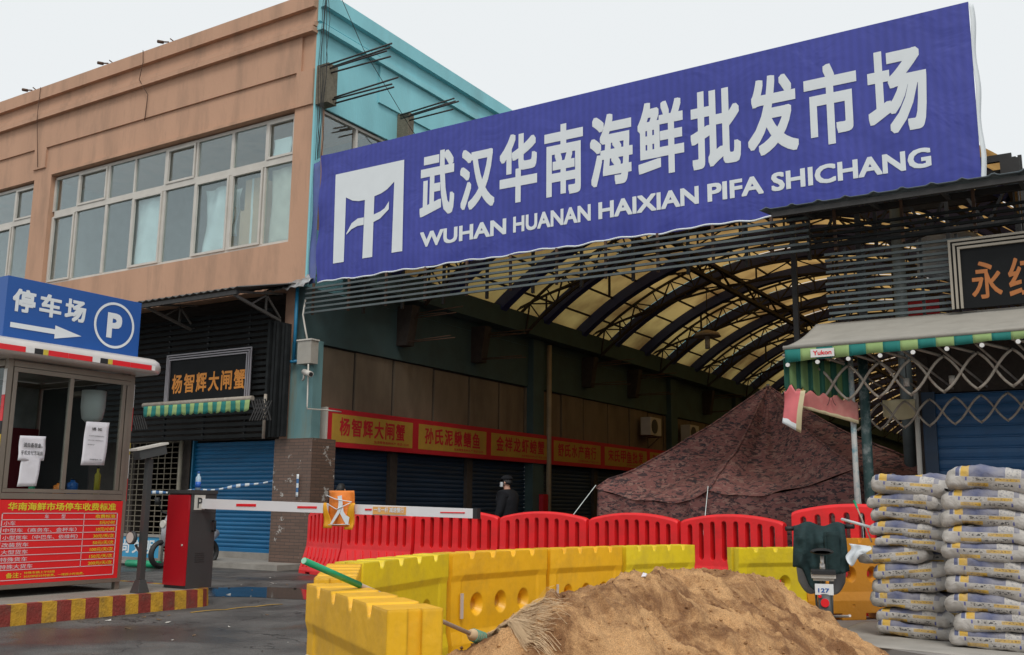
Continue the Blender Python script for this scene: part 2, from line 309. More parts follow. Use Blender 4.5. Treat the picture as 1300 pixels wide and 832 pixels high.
# ------------------------------------------------------------------ mesh helpers
ORG = {}
class MB:
    def __init__(s): s.v = []; s.f = []; s.mi = []; s.sm = []
    def add(s, vs, fs, mi=0, sm=False):
        o = len(s.v); s.v += [Vector(v) for v in vs]; s.f += [tuple(i + o for i in f) for f in fs]
        s.mi += [mi] * len(fs); s.sm += [sm] * len(fs); return s
    def box(s, a, b, mi=0):
        x0, y0, z0 = (min(a[i], b[i]) for i in range(3)); x1, y1, z1 = (max(a[i], b[i]) for i in range(3))
        return s.add([(x0, y0, z0), (x1, y0, z0), (x1, y1, z0), (x0, y1, z0), (x0, y0, z1), (x1, y0, z1), (x1, y1, z1), (x0, y1, z1)],
                     [(0, 3, 2, 1), (4, 5, 6, 7), (0, 1, 5, 4), (1, 2, 6, 5), (2, 3, 7, 6), (3, 0, 4, 7)], mi)
    def hexa(s, p, mi=0):
        return s.add(p, [(0, 3, 2, 1), (4, 5, 6, 7), (0, 1, 5, 4), (1, 2, 6, 5), (2, 3, 7, 6), (3, 0, 4, 7)], mi)
    def beam(s, a, b, wd, ht, mi=0, upv=(0, 0, 1)):
        a, b = Vector(a), Vector(b); d = (b - a).normalized(); u = Vector(upv)
        if abs(d.dot(u)) > .98: u = Vector((1, 0, 0))
        sd_ = d.cross(u).normalized() * wd / 2; u = sd_.cross(d).normalized() * ht / 2
        return s.hexa([a - sd_ - u, a + sd_ - u, b + sd_ - u, b - sd_ - u, a - sd_ + u, a + sd_ + u, b + sd_ + u, b - sd_ + u], mi)
    def tube(s, pts, r, n=8, mi=0, sm=True, cap=True):
        pts = [Vector(p) for p in pts]; rs = r if isinstance(r, (list, tuple)) else [r] * len(pts)
        o = len(s.v); ref = None
        for i, p in enumerate(pts):
            d = (pts[min(i + 1, len(pts) - 1)] - pts[max(i - 1, 0)]).normalized()
            if ref is None:
                ref = Vector((0, 0, 1)) if abs(d.z) < .9 else Vector((1, 0, 0))
            a = d.cross(ref).normalized(); bb = d.cross(a).normalized(); ref = a.cross(d)
            for k in range(n):
                t = 2 * math.pi * k / n; s.v.append(p + (a * math.cos(t) + bb * math.sin(t)) * rs[i])
        for i in range(len(pts) - 1):
            for k in range(n):
                q = o + i * n; s.f.append((q + k, q + (k + 1) % n, q + n + (k + 1) % n, q + n + k)); s.mi.append(mi); s.sm.append(sm)
        if cap:
            s.f.append(tuple(o + k for k in range(n))); s.mi.append(mi); s.sm.append(False)
            e = o + (len(pts) - 1) * n; s.f.append(tuple(e + n - 1 - k for k in range(n))); s.mi.append(mi); s.sm.append(False)
        return s
    def prism(s, poly, vec, mi=0):
        n = len(poly); a = [Vector(p) for p in poly]; v = Vector(vec)
        return s.add(a + [p + v for p in a], [tuple(range(n))[::-1], tuple(range(n, 2 * n))] + [(i, (i + 1) % n, n + (i + 1) % n, n + i) for i in range(n)], mi)
    def grid(s, fn, nu, nv, mi=0, sm=True, mfn=None, closeu=False):
        o = len(s.v)
        for j in range(nv + 1):
            for i in range(nu + 1 if not closeu else nu): s.v.append(Vector(fn(i / nu, j / nv)))
        W = nu if closeu else nu + 1
        for j in range(nv):
            for i in range(nu):
                i2 = (i + 1) % W if closeu else i + 1
                s.f.append((o + j * W + i, o + j * W + i2, o + (j + 1) * W + i2, o + (j + 1) * W + i)); s.mi.append(mfn(i, j) if mfn else mi); s.sm.append(sm)
        return s
    def mesh(s, name, mats, org=(0, 0, 0)):
        me = bpy.data.meshes.new(name); o = Vector(org)
        me.from_pydata([v - o for v in s.v], [], s.f)
        for q in (mats if isinstance(mats, (list, tuple)) else [mats]): me.materials.append(q)
        me.polygons.foreach_set('material_index', s.mi); me.polygons.foreach_set('use_smooth', s.sm); me.update(); return me
    def build(s, name, mats, parent=None, solid=0, **kw):
        org = ORG.get(parent.name, Vector((0, 0, 0))) if parent else Vector((0, 0, 0))
        me = s.mesh(name, mats, org)
        bm = bmesh.new(); bm.from_mesh(me); bmesh.ops.recalc_face_normals(bm, faces=bm.faces)
        if solid: bmesh.ops.solidify(bm, geom=bm.faces[:], thickness=solid)
        bm.to_mesh(me); bm.free()
        return link(name, me, parent, **kw)
def link(name, me, parent=None, label=None, cat=None, group=None, kind=None, loc=None):
    o = bpy.data.objects.new(name, me); col.objects.link(o)
    if parent: o.parent = parent; ORG[o.name] = ORG.get(parent.name, Vector((0, 0, 0)))
    if loc is not None: o.location = loc
    tag(o, label, cat, group, kind); return o
def tag(o, label=None, cat=None, group=None, kind=None):
    if label: o['label'] = label
    if cat: o['category'] = cat
    if group: o['group'] = group
    if kind: o['kind'] = kind
    return o
def thing(name, loc, label, cat, group=None, local=False):
    """an Empty at the base; parts are given in world coordinates unless local"""
    o = bpy.data.objects.new(name, None); col.objects.link(o); o.location = loc; o.empty_display_size = .2
    ORG[o.name] = Vector((0, 0, 0)) if local else Vector(loc); return tag(o, label, cat, group)
def copy_tree(o, parent=None, label=None):
    c = o.copy(); col.objects.link(c); c.parent = parent
    if label: c['label'] = label
    for ch in list(o.children): copy_tree(ch, c)
    return c
def pieces(name, mats, parent, proto, locs, **kw):
    """alike pieces that share one mesh; proto is an MB round the origin, locs are world places"""
    me = proto.mesh(name, mats); bm = bmesh.new(); bm.from_mesh(me); bmesh.ops.recalc_face_normals(bm, faces=bm.faces); bm.to_mesh(me); bm.free()
    org = ORG.get(parent.name, Vector((0, 0, 0))); out = []
    for l in locs:
        o = bpy.data.objects.new(name, me); col.objects.link(o); o.parent = parent; o.location = Vector(l) - org; out.append(o)
    return out
def evaluated(o):
    dg = bpy.context.evaluated_depsgraph_get(); dg.update()
    return bpy.data.meshes.new_from_object(o.evaluated_get(dg))
def kill(o):
    bpy.data.objects.remove(o, do_unlink=True)

def glyphs(s, bold=0.0):
    c = bpy.data.curves.new('lettering', 'FONT'); c.body = s; c.resolution_u = 3; c.size = 1
    o = bpy.data.objects.new('lettering', c); col.objects.link(o); me = evaluated(o); kill(o); return me
def text(s, mt, parent, o, ux, uz, wd, ht, bold=.01, name='lettering', proud=.004, keep=False):
    """flat printed text fitted to a wd x ht rectangle whose lower left corner is o"""
    me = glyphs(s); vs = me.vertices
    if not len(vs): return None
    if bold:                                    # heavier strokes: overlapping copies, each a hair proud of the one below
        b_ = bold * 1.15; V0 = [v.co.copy() for v in vs]; F0 = [tuple(p.vertices) for p in me.polygons]; V, Fc = [], []
        dirs = [(0, 0)] + ([(-1 + j * .5, sg) for j in range(5) for sg in (-1, 1)] + [(sg, -.5 + j * .5) for j in range(3) for sg in (-1, 1)] if ht > .25 else [(-1, -1), (1, -1), (1, 1), (-1, 1)])
        for k, (dx, dy) in enumerate(dirs):
            o_ = len(V); V += [Vector((v.x + dx * b_, v.y + dy * b_, k * .00012)) for v in V0]; Fc += [tuple(i + o_ for i in f) for f in F0]
        me = bpy.data.meshes.new(name); me.from_pydata(V, [], Fc); vs = me.vertices
    x0 = min(v.co.x for v in vs); x1 = max(v.co.x for v in vs); y0 = min(v.co.y for v in vs); y1 = max(v.co.y for v in vs)
    ux, uz, o = Vector(ux), Vector(uz), Vector(o); nrm = ux.cross(uz)
    org = ORG.get(parent.name, Vector((0, 0, 0)))
    sx, sy = wd / (x1 - x0), ht / (y1 - y0)
    if keep: sx = min(sx, sy * 1.15)
    for v in vs: v.co = o - org + ux * (v.co.x - x0) * sx + uz * (v.co.y - y0) * sy + nrm * (proud + v.co.z)
    me.materials.clear(); me.materials.append(mt); me.name = name
    return link(name, me, parent)
X3, Z3 = (1, 0, 0), (0, 0, 1)

# ================================================================== SETTING
g = MB(); g.add([(-150, -150, 0), (150, -150, 0), (150, 250, 0), (-150, 250, 0)], [(0, 1, 2, 3)])
g.build('ground', M_ASPH, kind='structure')
def blob(pts, z, name, mt, n=60, wob=.06, seed=0, **kw):
    cx = sum(p[0] for p in pts) / len(pts); cy = sum(p[1] for p in pts) / len(pts)
    # closed Catmull-Rom round the points, ragged edge
    out = []
    k = len(pts)
    for i in range(n):
        t = i / n * k; a = int(t); f = t - a; p = [Vector(pts[(a + j - 1) % k][:2]) for j in range(4)]
        q = .5 * ((2 * p[1]) + (p[2] - p[0]) * f + (2 * p[0] - 5 * p[1] + 4 * p[2] - p[3]) * f * f + (3 * p[1] - p[0] - 3 * p[2] + p[3]) * f ** 3)
        w_ = 1 + wob * noise.noise(Vector((q.x * 3, q.y * 3, seed)))
        out.append((cx + (q.x - cx) * w_, cy + (q.y - cy) * w_, z))
    b = MB(); b.add([(cx, cy, z)] + out, [(0, i + 1, (i + 1) % n + 1) for i in range(n)])
    return b.build(name, mt, **kw)
blob([(-11.4, 9.9), (-10.9, 10.6), (-9.9, 10.75), (-8.7, 10.2), (-8.3, 9.7), (-9.5, 9.5), (-10.8, 9.1)], .004, 'puddle', M_WATER, kind='structure', seed=3, wob=.25)
#blob([(-8.5, 5.2), (-8.1, 6.0), (-7.6, 6.3), (-7.5, 5.7), (-7.9, 5.0)], .004, 'puddle', M_WATER, kind='structure', seed=9, wob=.3)
p = MB(); p.box((-60, 13.25, -.2), (-13.2, 14.62, .10)); p.build('pavement', M_CONC, kind='structure')
p = MB(); p.prism([(-3.45, 11.0, 0), (-2.75, 9.9, 0), (-2.3, 9.2, 0), (-1.1, 8.5, 0), (6, 8.0, 0), (6, 16, 0), (-3.6, 16, 0)], (0, 0, .06)); p.build('pavement', mat('pale_pavement_concrete', (.27, .25, .235), .8, var=.12, dirt=.45, dirt_col=(.14, .12, .10)), kind='structure')

# ================================================================== MARKET BUILDING (left)
XC, YF = -13.5, 13.96
B = thing('market_building', (XC, YF, 0), 'two storey market building with orange rendered front and turquoise side wall', 'building')
b = MB()
b.box((-45, YF, 9.2), (XC - .05, 16.0, 11.0))                     # upper wall over the windows
b.box((-45, YF, 5.42), (XC - .05, 14.3, 6.38))                    # band below the windows
for x0, x1 in ((-14.06, XC - .05), (-23.06, -22.34), (-32.2, -31.4), (-41.2, -40.5)):
    b.box((x0, YF, 6.38), (x1, 14.3, 9.2))
b.box((-22.6, YF - .045, 9.97), (-13.9, YF, 11.0)); b.box((-14.02, YF - .045, 9.2), (XC - .05, YF, 9.97)); b.box((-23.1, YF - .045, 9.45), (-22.6, YF, 11.0))
b.box((-45, YF - .045, 10.0), (-23.1, YF, 11.0)); b.box((-22.3, YF - .05, 9.2), (-14.02, YF, 9.27))
b.build('front_wall', M_ORANGE, B)
b = MB()
for z0, z1, d in ((11.28, 11.60, .16), (10.98, 11.28, .05), (10.88, 10.97, .12), (10.74, 10.85, .16)):
    b.box((-45, YF - d, z0), (XC - .02, YF + .3, z1))
b.build('cornice', M_ORANGE, B)
b = MB(); b.box((XC - .25, YF + .003, 9.2), (XC, 46, 11.0)); b.box((XC - .25, YF + .003, 5.4), (XC, YF + .22, 9.2))
b.box((XC - .25, 18.5, 5.4), (XC, 46, 9.2)); b.box((XC - .25, YF + .2, 5.4), (XC, 18.5, 6.6)); b.box((XC - .05, 15.9, 9.93), (XC + .05, 46, 11.0))
b.box((XC - .3, YF + 40, 5.2), (XC - .1, 80, 5.42)); b.build('side_wall', M_TEAL, B)
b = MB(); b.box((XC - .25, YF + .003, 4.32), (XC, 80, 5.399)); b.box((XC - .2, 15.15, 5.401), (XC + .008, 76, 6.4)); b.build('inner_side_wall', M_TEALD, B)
b = MB()
for z0, z1, d in ((11.30, 11.62, .18), (11.0, 11.30, .05), (10.80, 10.92, .14)):
    b.box((XC - .2, YF - .02, z0), (XC + d, 46, z1))
b.build('side_cornice', M_TEAL, B)
b = MB(); b.box((-45, 14.0, 11.58), (XC - .2, 46, 11.60)); b.box((-45.2, 14, 5), (-45, 46, 11.58)); b.box((-45, 45.8, 5), (XC - .2, 46, 11.58)); b.build('roof', M_CONC, B)
b = MB(); b.box((-45, 17.2, 5.5), (XC - .3, 17.4, 11)); b.box((-45, YF + .34, 6.1), (XC - .3, 17.2, 6.3)); b.box((-22.75, 14.35, 6.3), (-22.65, 17.2, 9.2)); b.build('interior_wall', M_ROOM, B)
# windows: frame, panes
def window_bay(xs, z0, zt, z1, yy, hall=False):
    fr = MB()
    f2 = MB(); P_ = []
    if not hall:
        fr.box((xs[0], yy, z0), (xs[-1], yy + .08, z0 + .07)); fr.box((xs[0], yy, z1 - .07), (xs[-1], yy + .08, z1)); fr.box((xs[0] + .07, yy - .012, zt - .07), (xs[-1] - .07, yy + .07, zt + .07))
        for i, x in enumerate(xs):
            wv = .07 if i in (0, len(xs) - 1) else (.05 if i % 2 else .085)
            fr.box((x - wv / 2, yy - .006, z0 + .07), (x + wv / 2, yy + .075, zt - .071)); fr.box((x - wv / 2, yy - .006, zt + .071), (x + wv / 2, yy + .075, z1 - .071))
        o = fr.build('window', M_FRAME, B)
        for i in range(len(xs) - 1):
            for k, (a, c) in enumerate(((z0 + .07, zt - .07), (zt + .07, z1 - .07))):
                q = MB(); q.box((xs[i] + .04, yy + .03, a), (xs[i + 1] - .04, yy + .04, c)); q.build('pane', M_GLASS, o)
                if (i * 2 + k) % 3 == 0 or k == 0 and i in (3, 5):
                    s_ = MB(); x0, x1 = xs[i] + .045, xs[i + 1] - .045
                    for (u, v, ww, hh) in ((x0, a, x1 - x0, .05), (x0, c - .05, x1 - x0, .05)): s_.box((u, yy - .03, v), (u + ww, yy + .025, v + hh))
                    for u in (x0, x1 - .05): s_.box((u, yy - .03, a + .051), (u + .05, yy + .025, c - .051))
                    s_.build('sash', M_FRAME, o)
    return o
window_bay([-22.31, -21.36, -20.20, -19.23, -18.13, -17.10, -15.97, -14.95, -14.08], 6.40, 8.21, 9.17, 14.08)
window_bay([-31.38, -30.4, -29.3, -28.2, -27.2, -26.1, -25.0, -24.0, -23.08], 6.40, 8.21, 9.17, 14.08)
# side window on the turquoise wall
fr = MB(); xw = XC - .16
for y in (14.24, 15.35, 16.4, 17.45, 18.46): fr.box((xw, y - .035, 6.67), (xw + .08, y + .035, 9.13))
fr.box((xw - .005, 14.2, 6.61), (xw + .085, 18.5, 6.67)); fr.box((xw - .005, 14.2, 9.13), (xw + .085, 18.5, 9.19))
wo = fr.build('window', M_FRAME, B)
for y in (14.24, 15.35, 16.4, 17.45):
    q = MB(); q.box((xw + .03, y + .036, 6.68), (xw + .04, y + (1.01 if y < 17 else .93), 9.12)); q.build('pane', M_GLASS, wo)
# ground floor: pier, tile, shop walls
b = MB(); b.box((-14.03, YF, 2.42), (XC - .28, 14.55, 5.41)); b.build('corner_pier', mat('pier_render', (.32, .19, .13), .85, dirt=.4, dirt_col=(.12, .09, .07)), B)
b = MB(); b.box((-13.78, YF - .03, 2.42), (XC + .32, YF + .22, 4.30)); b.build('corner_pilaster', mat('rust_streaked_teal', (.14, .27, .28), .8, var=.15, dirt=.9, dirt_col=(.20, .16, .09), dscale=4, stretch=(1, 1, .12)), B)  # teal base dimmed for the shade under the louvre, rust streaks over it
b = MB(); b.box((-14.08, YF - .06, .1), (-13.1, 14.55, 2.42)); b.build('tiled_pier', M_TILE, B)
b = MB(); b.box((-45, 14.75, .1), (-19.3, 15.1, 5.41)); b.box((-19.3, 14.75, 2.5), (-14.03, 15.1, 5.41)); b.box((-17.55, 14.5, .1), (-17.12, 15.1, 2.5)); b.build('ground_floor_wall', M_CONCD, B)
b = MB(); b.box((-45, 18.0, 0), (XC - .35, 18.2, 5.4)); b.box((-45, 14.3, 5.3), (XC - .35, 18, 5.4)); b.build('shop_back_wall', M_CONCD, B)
b = MB(); b.box((-17.1, 14.47, .1), (-14.1, 14.75, .22)); b.box((-19.3, 14.47, .1), (-17.55, 14.75, .14)); b.build('door_step', M_CONC, B)
def shutter(parent, a, b_, z0, z1, n_, mt, name='shutter', pitch=.085):
    """corrugated roller shutter curtain between a and b_ (xy), facing n_"""
    a, b_, n_ = Vector((*a, 0)), Vector((*b_, 0)), Vector((*n_, 0)); k = int((z1 - z0) / pitch); q = MB(); prof = []
    for i in range(k):
        z = z0 + (z1 - z0) * i / k; h = (z1 - z0) / k
        prof += [(z, 0), (z + h * .15, .016), (z + h * .5, .024), (z + h * .85, .016), (z + h * .93, 0)]
    prof.append((z1, 0))
    vs = []; 
    for z, d in prof: vs += [a + n_ * d + Vector((0, 0, z)), b_ + n_ * d + Vector((0, 0, z))]
    q.add(vs, [(2 * i, 2 * i + 1, 2 * i + 3, 2 * i + 2) for i in range(len(prof) - 1)])
    d3 = (b_ - a).normalized()
    o = q.build(name, mt, parent)
    bt = MB(); bt.beam(a + n_ * .02 + Vector((0, 0, z0 + .03)), b_ + n_ * .02 + Vector((0, 0, z0 + .03)), .05, .06); bt.build('bottom_bar', mt, o)
    return o
shutter(B, (-17.1, 14.58), (-14.1, 14.58), .22, 2.45, (0, -1), M_SHUT)
b = MB(); b.box((-17.16, 14.5, .22), (-17.08, 14.6, 2.5)); b.box((-14.12, 14.5, .22), (-14.07, 14.6, 2.5)); b.build('shutter_rail', M_PIPEB, B)
# open roller grille left of the shutter
b = MB()
for i in range(21): b.tube([(-19.28, 14.6, .2 + i * .115), (-17.58, 14.6, .2 + i * .115)], .012, 6)
for i in range(8): b.box((-19.2 + i * .22, 14.585, .16), (-19.18 + i * .22, 14.597, 2.5))
b.build('roller_grille', mat('dull_galvanised_steel', (.22, .19, .14), .5, metal=.3), B)
b = MB(); b.tube([(-17.35, 14.4, .15), (-17.35, 14.4, 2.5)], .045, 10); b.build('downpipe', mat('cream_pipe', (.38, .34, .26), .6, dirt=.4), B)
# ground floor hall side: shop fronts
H0, H1 = 14.2, 79.0
b = MB()
b.box((XC - .35, H0, 2.3), (XC - .1, H1, 4.32))
for y in (16.84, 19.73, 26.3, 29.4, 35.8, 39.0, 45): b.box((XC - .35, y - .12, 0), (XC + .02, y + .12, 2.3))
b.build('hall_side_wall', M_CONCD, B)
ys = [14.45, 15.55, 16.82, 18.29, 19.74, 21.09, 22.35, 23.25, 24.31, 25.65, 27.27, 28.8, 30.22, 31.5, 32.5, 34, 35.5, 37, 38.3, 39.3, 41, 42.6, 44.2, 46]
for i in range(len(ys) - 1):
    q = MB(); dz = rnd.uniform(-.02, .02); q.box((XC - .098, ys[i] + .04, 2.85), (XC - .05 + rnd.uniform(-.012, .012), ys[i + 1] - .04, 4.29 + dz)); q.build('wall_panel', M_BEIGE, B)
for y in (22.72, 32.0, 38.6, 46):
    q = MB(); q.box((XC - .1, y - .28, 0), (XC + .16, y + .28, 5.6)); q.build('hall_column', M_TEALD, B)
for a, c in ((14.3, 16.7), (16.98, 19.6), (19.87, 22.4), (23.05, 26.15), (26.45, 29.25), (29.55, 31.7), (32.3, 35.6), (36, 38.3)):
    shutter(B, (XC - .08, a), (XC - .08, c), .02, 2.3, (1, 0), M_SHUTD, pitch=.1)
for y in (16.95, 19.85, 25.6, 28.7, 35.2, 41.5):
    q = MB(); q.prism([(XC, y - .13, 4.62), (XC + .28, y - .13, 4.62), (XC + .42, y - .13, 5.5), (XC, y - .13, 5.5)], (0, .26, 0))
    o = q.build('concrete_corbel', M_CONCD, B); q = MB()
    for k, (z, L_) in enumerate(((4.68, 1.25), (4.71, 1.1), (5.22, 1.2), (5.3, .9), (5.34, 1.3))):
        q.tube([(XC + .25, y - .08 + k * .04, z), (XC + .3 + L_, y - .1 + k * .05, z + rnd.uniform(-.05, .05))], .012, 5)
    q.build('rebar', M_RUST, o)
# stubs with rebar on the outside corner
for (y, z0, z1, L_, hw) in ((14.1, 9.18, 10.02, 1.75, .14), (16.7, 8.8, 9.9, 1.3, .10)):
    q = MB(); q.box((XC, y - hw, z0), (XC + .32, y + hw, z1)); o = q.build('concrete_stub', mat('raw_concrete', (.17, .15, .11), .9, var=.25, scale=14, bump=.8), B)
    q = MB()
    for k in range(7 if y < 15 else 4):
        zz = z1 - .05 - (k % 3) * .07 if k < 4 or y > 15 else z0 + .05 + (k % 3) * .05
        q.tube([(XC + .1, y - .13 + k * .04, zz), (XC + .4 + L_ * rnd.uniform(.8, 1.05), y - .16 + k * .045, zz + rnd.uniform(-.05, .08))], .019, 5)
    q.build('rebar', M_DARK, o)
# wires down the corner
q = MB()
for k in range(6):
    x = XC + .1 + .05 * k; q.tube([(x + rnd.uniform(-.03, .03) + (.03 * math.sin(j + k) if 0 < j < 9 else 0), YF - .02 - .015 * k, 11.75 - j * .42) for j in range(10)], .008, 4)
q.tube([(XC + .35, YF + .2, 11.6), (XC + .5, 14.8, 10.6), (XC + .5, 16.5, 9.4), (XC + .4, 18.5, 8.6), (XC + .3, 21, 8.3)], .009, 4)
q.build('cable', M_BLK, B)
# roof lamps / fixings on the parapet
for x in (-18.1, -20.3, -23.4, -25.4):
    q = MB(); q.tube([(x, YF - .1, 11.6), (x, YF - .1, 11.66), (x - .16, YF - .16, 11.68)], .018, 6); q.tube([(x - .14, YF - .14, 11.67), (x - .26, YF - .2, 11.70)], .04, 8)
    q.tube([(x + .22, YF - .1, 11.6), (x + .10, YF - .14, 11.70)], .015, 6); q.build('floodlight_bracket', M_RUST, B)
q = MB(); q.tube([(-18.9, YF - .18, 11.62), (-18.85, YF - .19, 11.3), (-18.95, YF - .18, 10.9), (-18.7, YF - .1, 10.5), (-18.8, YF - .06, 9.9)], .010, 5); q.tube([(-22.9, YF - .18, 11.6), (-22.92, YF - .18, 10.8), (-22.88, YF - .06, 9.5)], .008, 5); q.build('loose_cable', M_RUST, B)
# things behind the windows
def inbox(x0, x1, z0, z1, y0, lab, mt=M_CARD, cat='box', name='cardboard_box'):
    o = thing(name, ((x0 + x1) / 2, y0 + .2, z0), lab, cat); q = MB(); q.box((x0, y0, z0), (x1, y0 + .4, z1)); q.build('carton', mt, o)
    q = MB(); q.box(((x0 + x1) / 2 - .03, y0 - .004, z0 + .01), ((x0 + x1) / 2 + .03, y0 + .1, z1 + .004)); q.build('packing_tape', M_CLOTHW, o)
inbox(-15.80, -15.10, 6.42, 7.35, 14.24, 'brown cardboard box standing against the lower pane second from the corner')
inbox(-15.75, -15.30, 7.36, 8.05, 14.3, 'smaller brown box stacked on the large one behind the corner window')
inbox(-16.95, -16.2, 6.32, 6.75, 14.3, 'low brown carton on the sill of the fourth lower pane from the corner')
inbox(-16.75, -16.3, 6.76, 7.6, 14.45, 'yellowish upright carton stacked on the low carton behind the window', mat('straw_cardboard', (.42, .31, .14), .85))
def sheet(x0, x1, z0, z1, yy, lab, mt=M_CLOTHW, amp=.04):
    def fn(u, v): return (x0 + (x1 - x0) * u + .02 * math.sin(v * 5), yy + amp * math.sin(u * 9 + v * 3) * (1 - v * .5) + amp * noise.noise(Vector((u * 3, v * 3, x0))), z1 + (z0 - z1) * v)
    q = MB(); q.grid(fn, 14, 12); return q.build('window_cover', mt, None, solid=.006, label=lab, cat='sheet')
sheet(-19.2, -18.2, 6.42, 8.12, 14.22, 'pale sheet covering the whole fourth lower pane of the long window', amp=.02)
sheet(-17.0, -16.1, 6.9, 8.0, 14.5, 'white cloth hanging loosely in folds behind the middle lower pane', amp=.08)
sheet(-16.95, -16.0, 6.45, 8.0, 14.26, 'torn white plastic drape with ragged right edge behind lower pane', amp=.07)
sheet(-15.9, -15.0, 7.1, 8.0, 14.75, 'grey white sheet hung above the stacked cardboard boxes indoors')
sheet(-14.9, -14.12, 6.45, 8.1, 14.24, 'greyish covering filling the lower pane nearest the building corner', mat('greyed_sheet', (.66, .64, .55), .7, bump=.4, bscale=4), .02)
sheet(-14.85, -14.35, 8.32, 8.75, 14.2, 'small white paper square in the upper pane nearest the corner', amp=.0)

# canopy over the left shops
C_ = thing('shop_canopy', (-17, 13.2, 5.1), 'rusty corrugated metal canopy under the orange wall above the left shops', 'canopy')
q = MB(); q.grid(lambda u, v: (-45 + 31.1 * u + v * .35, 12.6 + v * 1.33, 5.17 + .30 * v + .018 * math.sin(u * 31.1 * 2 * math.pi / .2)), 620, 1); q.build('corrugated_sheet', mat('dark_corrugated_iron', (.09, .085, .08), .6, var=.2, dirt=.4), C_, solid=.01)
q = MB(); q.box((-45, 12.64, 5.05), (-14.0, 12.70, 5.13)); q.build('edge_beam', M_DARK, C_)
for x in (-14.1, -16.6, -19.2, -22):
    q = MB(); q.beam((x, 13.9, 4.75), (x, 12.68, 5.05), .05, .05); q.beam((x, 13.92, 5.3), (x, 12.68, 5.11), .04, .04); q.beam((x, 13.5, 4.85), (x, 13.5, 5.24), .03, .03); q.beam((x, 13.1, 4.94), (x, 13.5, 5.2), .03, .03); q.beam((x, 13.9, 4.8), (x, 13.5, 5.2), .03, .03)
    q.build('bracket', mat('grey_bracket_steel', (.12, .11, .10), .6), C_)
def crumple(u, v): 
    return (-14.3 + 1.05 * u, 13.6 + .45 * v + .07 * noise.noise(Vector((u * 7, v * 5, 1))), 5.30 + .22 * v + .14 * u * v + .07 * noise.noise(Vector((u * 9, v * 7, 5))))
q = MB(); q.grid(crumple, 26, 12); q.build('crumpled_flashing', M_SILVER, C_, solid=.004)

# dark slat screen left
S_ = thing('slat_screen', (-16.3, 13.8, 2.45), 'dark horizontal slat screen on the shop front left of the corner', 'slat screen')
q = MB(); q.box((-2.1, -.02, -.035), (2.1, .02, .035))
pieces('slat', M_SLATD, S_, q, [(-16.35, 13.82, 2.5 + i * .118) for i in range(22)])
q = MB(); q.box((-2.1, -.02, -.035), (2.1, .02, .035))
pieces('slat', M_SLATD, S_, q, [(-20.65, 13.82, 2.5 + i * .118) for i in range(22)])
q = MB(); q.box((-.02, -.025, -1.3), (.02, .025, 1.3)); pieces('upright', M_DARK, S_, q, [(x, 13.875, 3.75) for x in (-18.4, -17.3, -16.1, -14.9, -20.5)])
G_ = thing('folded_gate', (-14.0, 13.75, 2.4), 'bundle of dark upright steel channels beside the corner pipe', 'folding gate')
for i in range(5):
    q = MB(); q.box((-14.22 + i * .12, 13.70 + .03 * (i % 2), 2.45), (-14.16 + i * .12, 13.80, 4.75 - .03 * i)); q.build('channel', M_SLATD, G_)

# black shop sign, left
T = thing('shop_sign', (-15.9, 13.7, 3.25), 'black shop sign with orange Chinese characters and triple silver frame', 'shop sign')
q = MB(); q.box((-17.10, 13.70, 3.25), (-14.66, 13.76, 4.20)); q.build('board', M_BLACKP, T)
for k in range(3):
    d = .05 * k; q = MB(); y = 13.70 - .02 - .008 * k
    q.box((-17.14 + d, y, 4.22 - d), (-14.62 - d, 13.70, 4.245 - d)); q.box((-17.14 + d, y, 3.22), (-17.115 + d, 13.70, 4.219 - d)); q.box((-14.645 - d, y, 3.22), (-14.62 - d, 13.70, 4.219 - d))
    q.build('frame_strip', mat('grey_frame_strip', (.30, .28, .30), .4), T)
for k, ch in enumerate('杨智辉大闸蟹'): text(ch, M_ORL, T, (-16.93 + k * .368, 13.70, 3.42), X3, Z3, .31, .40, .02, 'character')
def valance(name, x0, x1, z0, z1, yy, lab, n, cat='awning', back=.25, scal=True):
    o = thing(name, ((x0 + x1) / 2, yy, z0), lab, cat); w_ = (x1 - x0) / n
    for i in range(n):
        a = x0 + i * w_; q = MB()
        def fn(u, v, a=a): 
            zb = z0 - (.035 * abs(math.sin((a + u * w_ - x0) * math.pi / (w_ * 1.5))) if scal else 0)
            return (a + w_ * u, yy + .02 * math.sin((a + u * w_) * 9) * v, z1 + (zb - z1) * v)
        q.grid(fn, 6, 3); q.build('stripe', M_GREEN1 if i % 2 else M_GREEN2, o, solid=.004)
    return o
V1 = valance('folded_awning', -17.14, -14.08, 2.93, 3.12, 13.2, 'rolled green striped awning with scalloped edge under the black sign', 24)
q = MB(); q.tube([(-17.2, 13.24, 3.15), (-14.05, 13.24, 3.15)], .05, 10); q.build('roller', M_ARM, V1)
q = MB()
for i in range(6):
    x = -14.05 + i * .07; q.beam((x, 13.22, 3.12), (x + .16, 13.24, 2.72), .022, .022); q.beam((x + .16, 13.24, 3.08), (x, 13.2, 2.72), .022, .022)
q.build('scissor_arm', M_DARK, V1); q = MB()
for i in range(6):
    x = -17.5 + i * .07; q.beam((x, 13.22, 2.95), (x + .12, 13.24, 2.66), .02, .02)
q.build('scissor_arm', M_DARK, V1)
q = MB(); q.tube([(-13.98, 13.5, 2.4), (-13.98, 13.5, 3.25)], .03, 8); q.build('prop', M_ARM, V1)

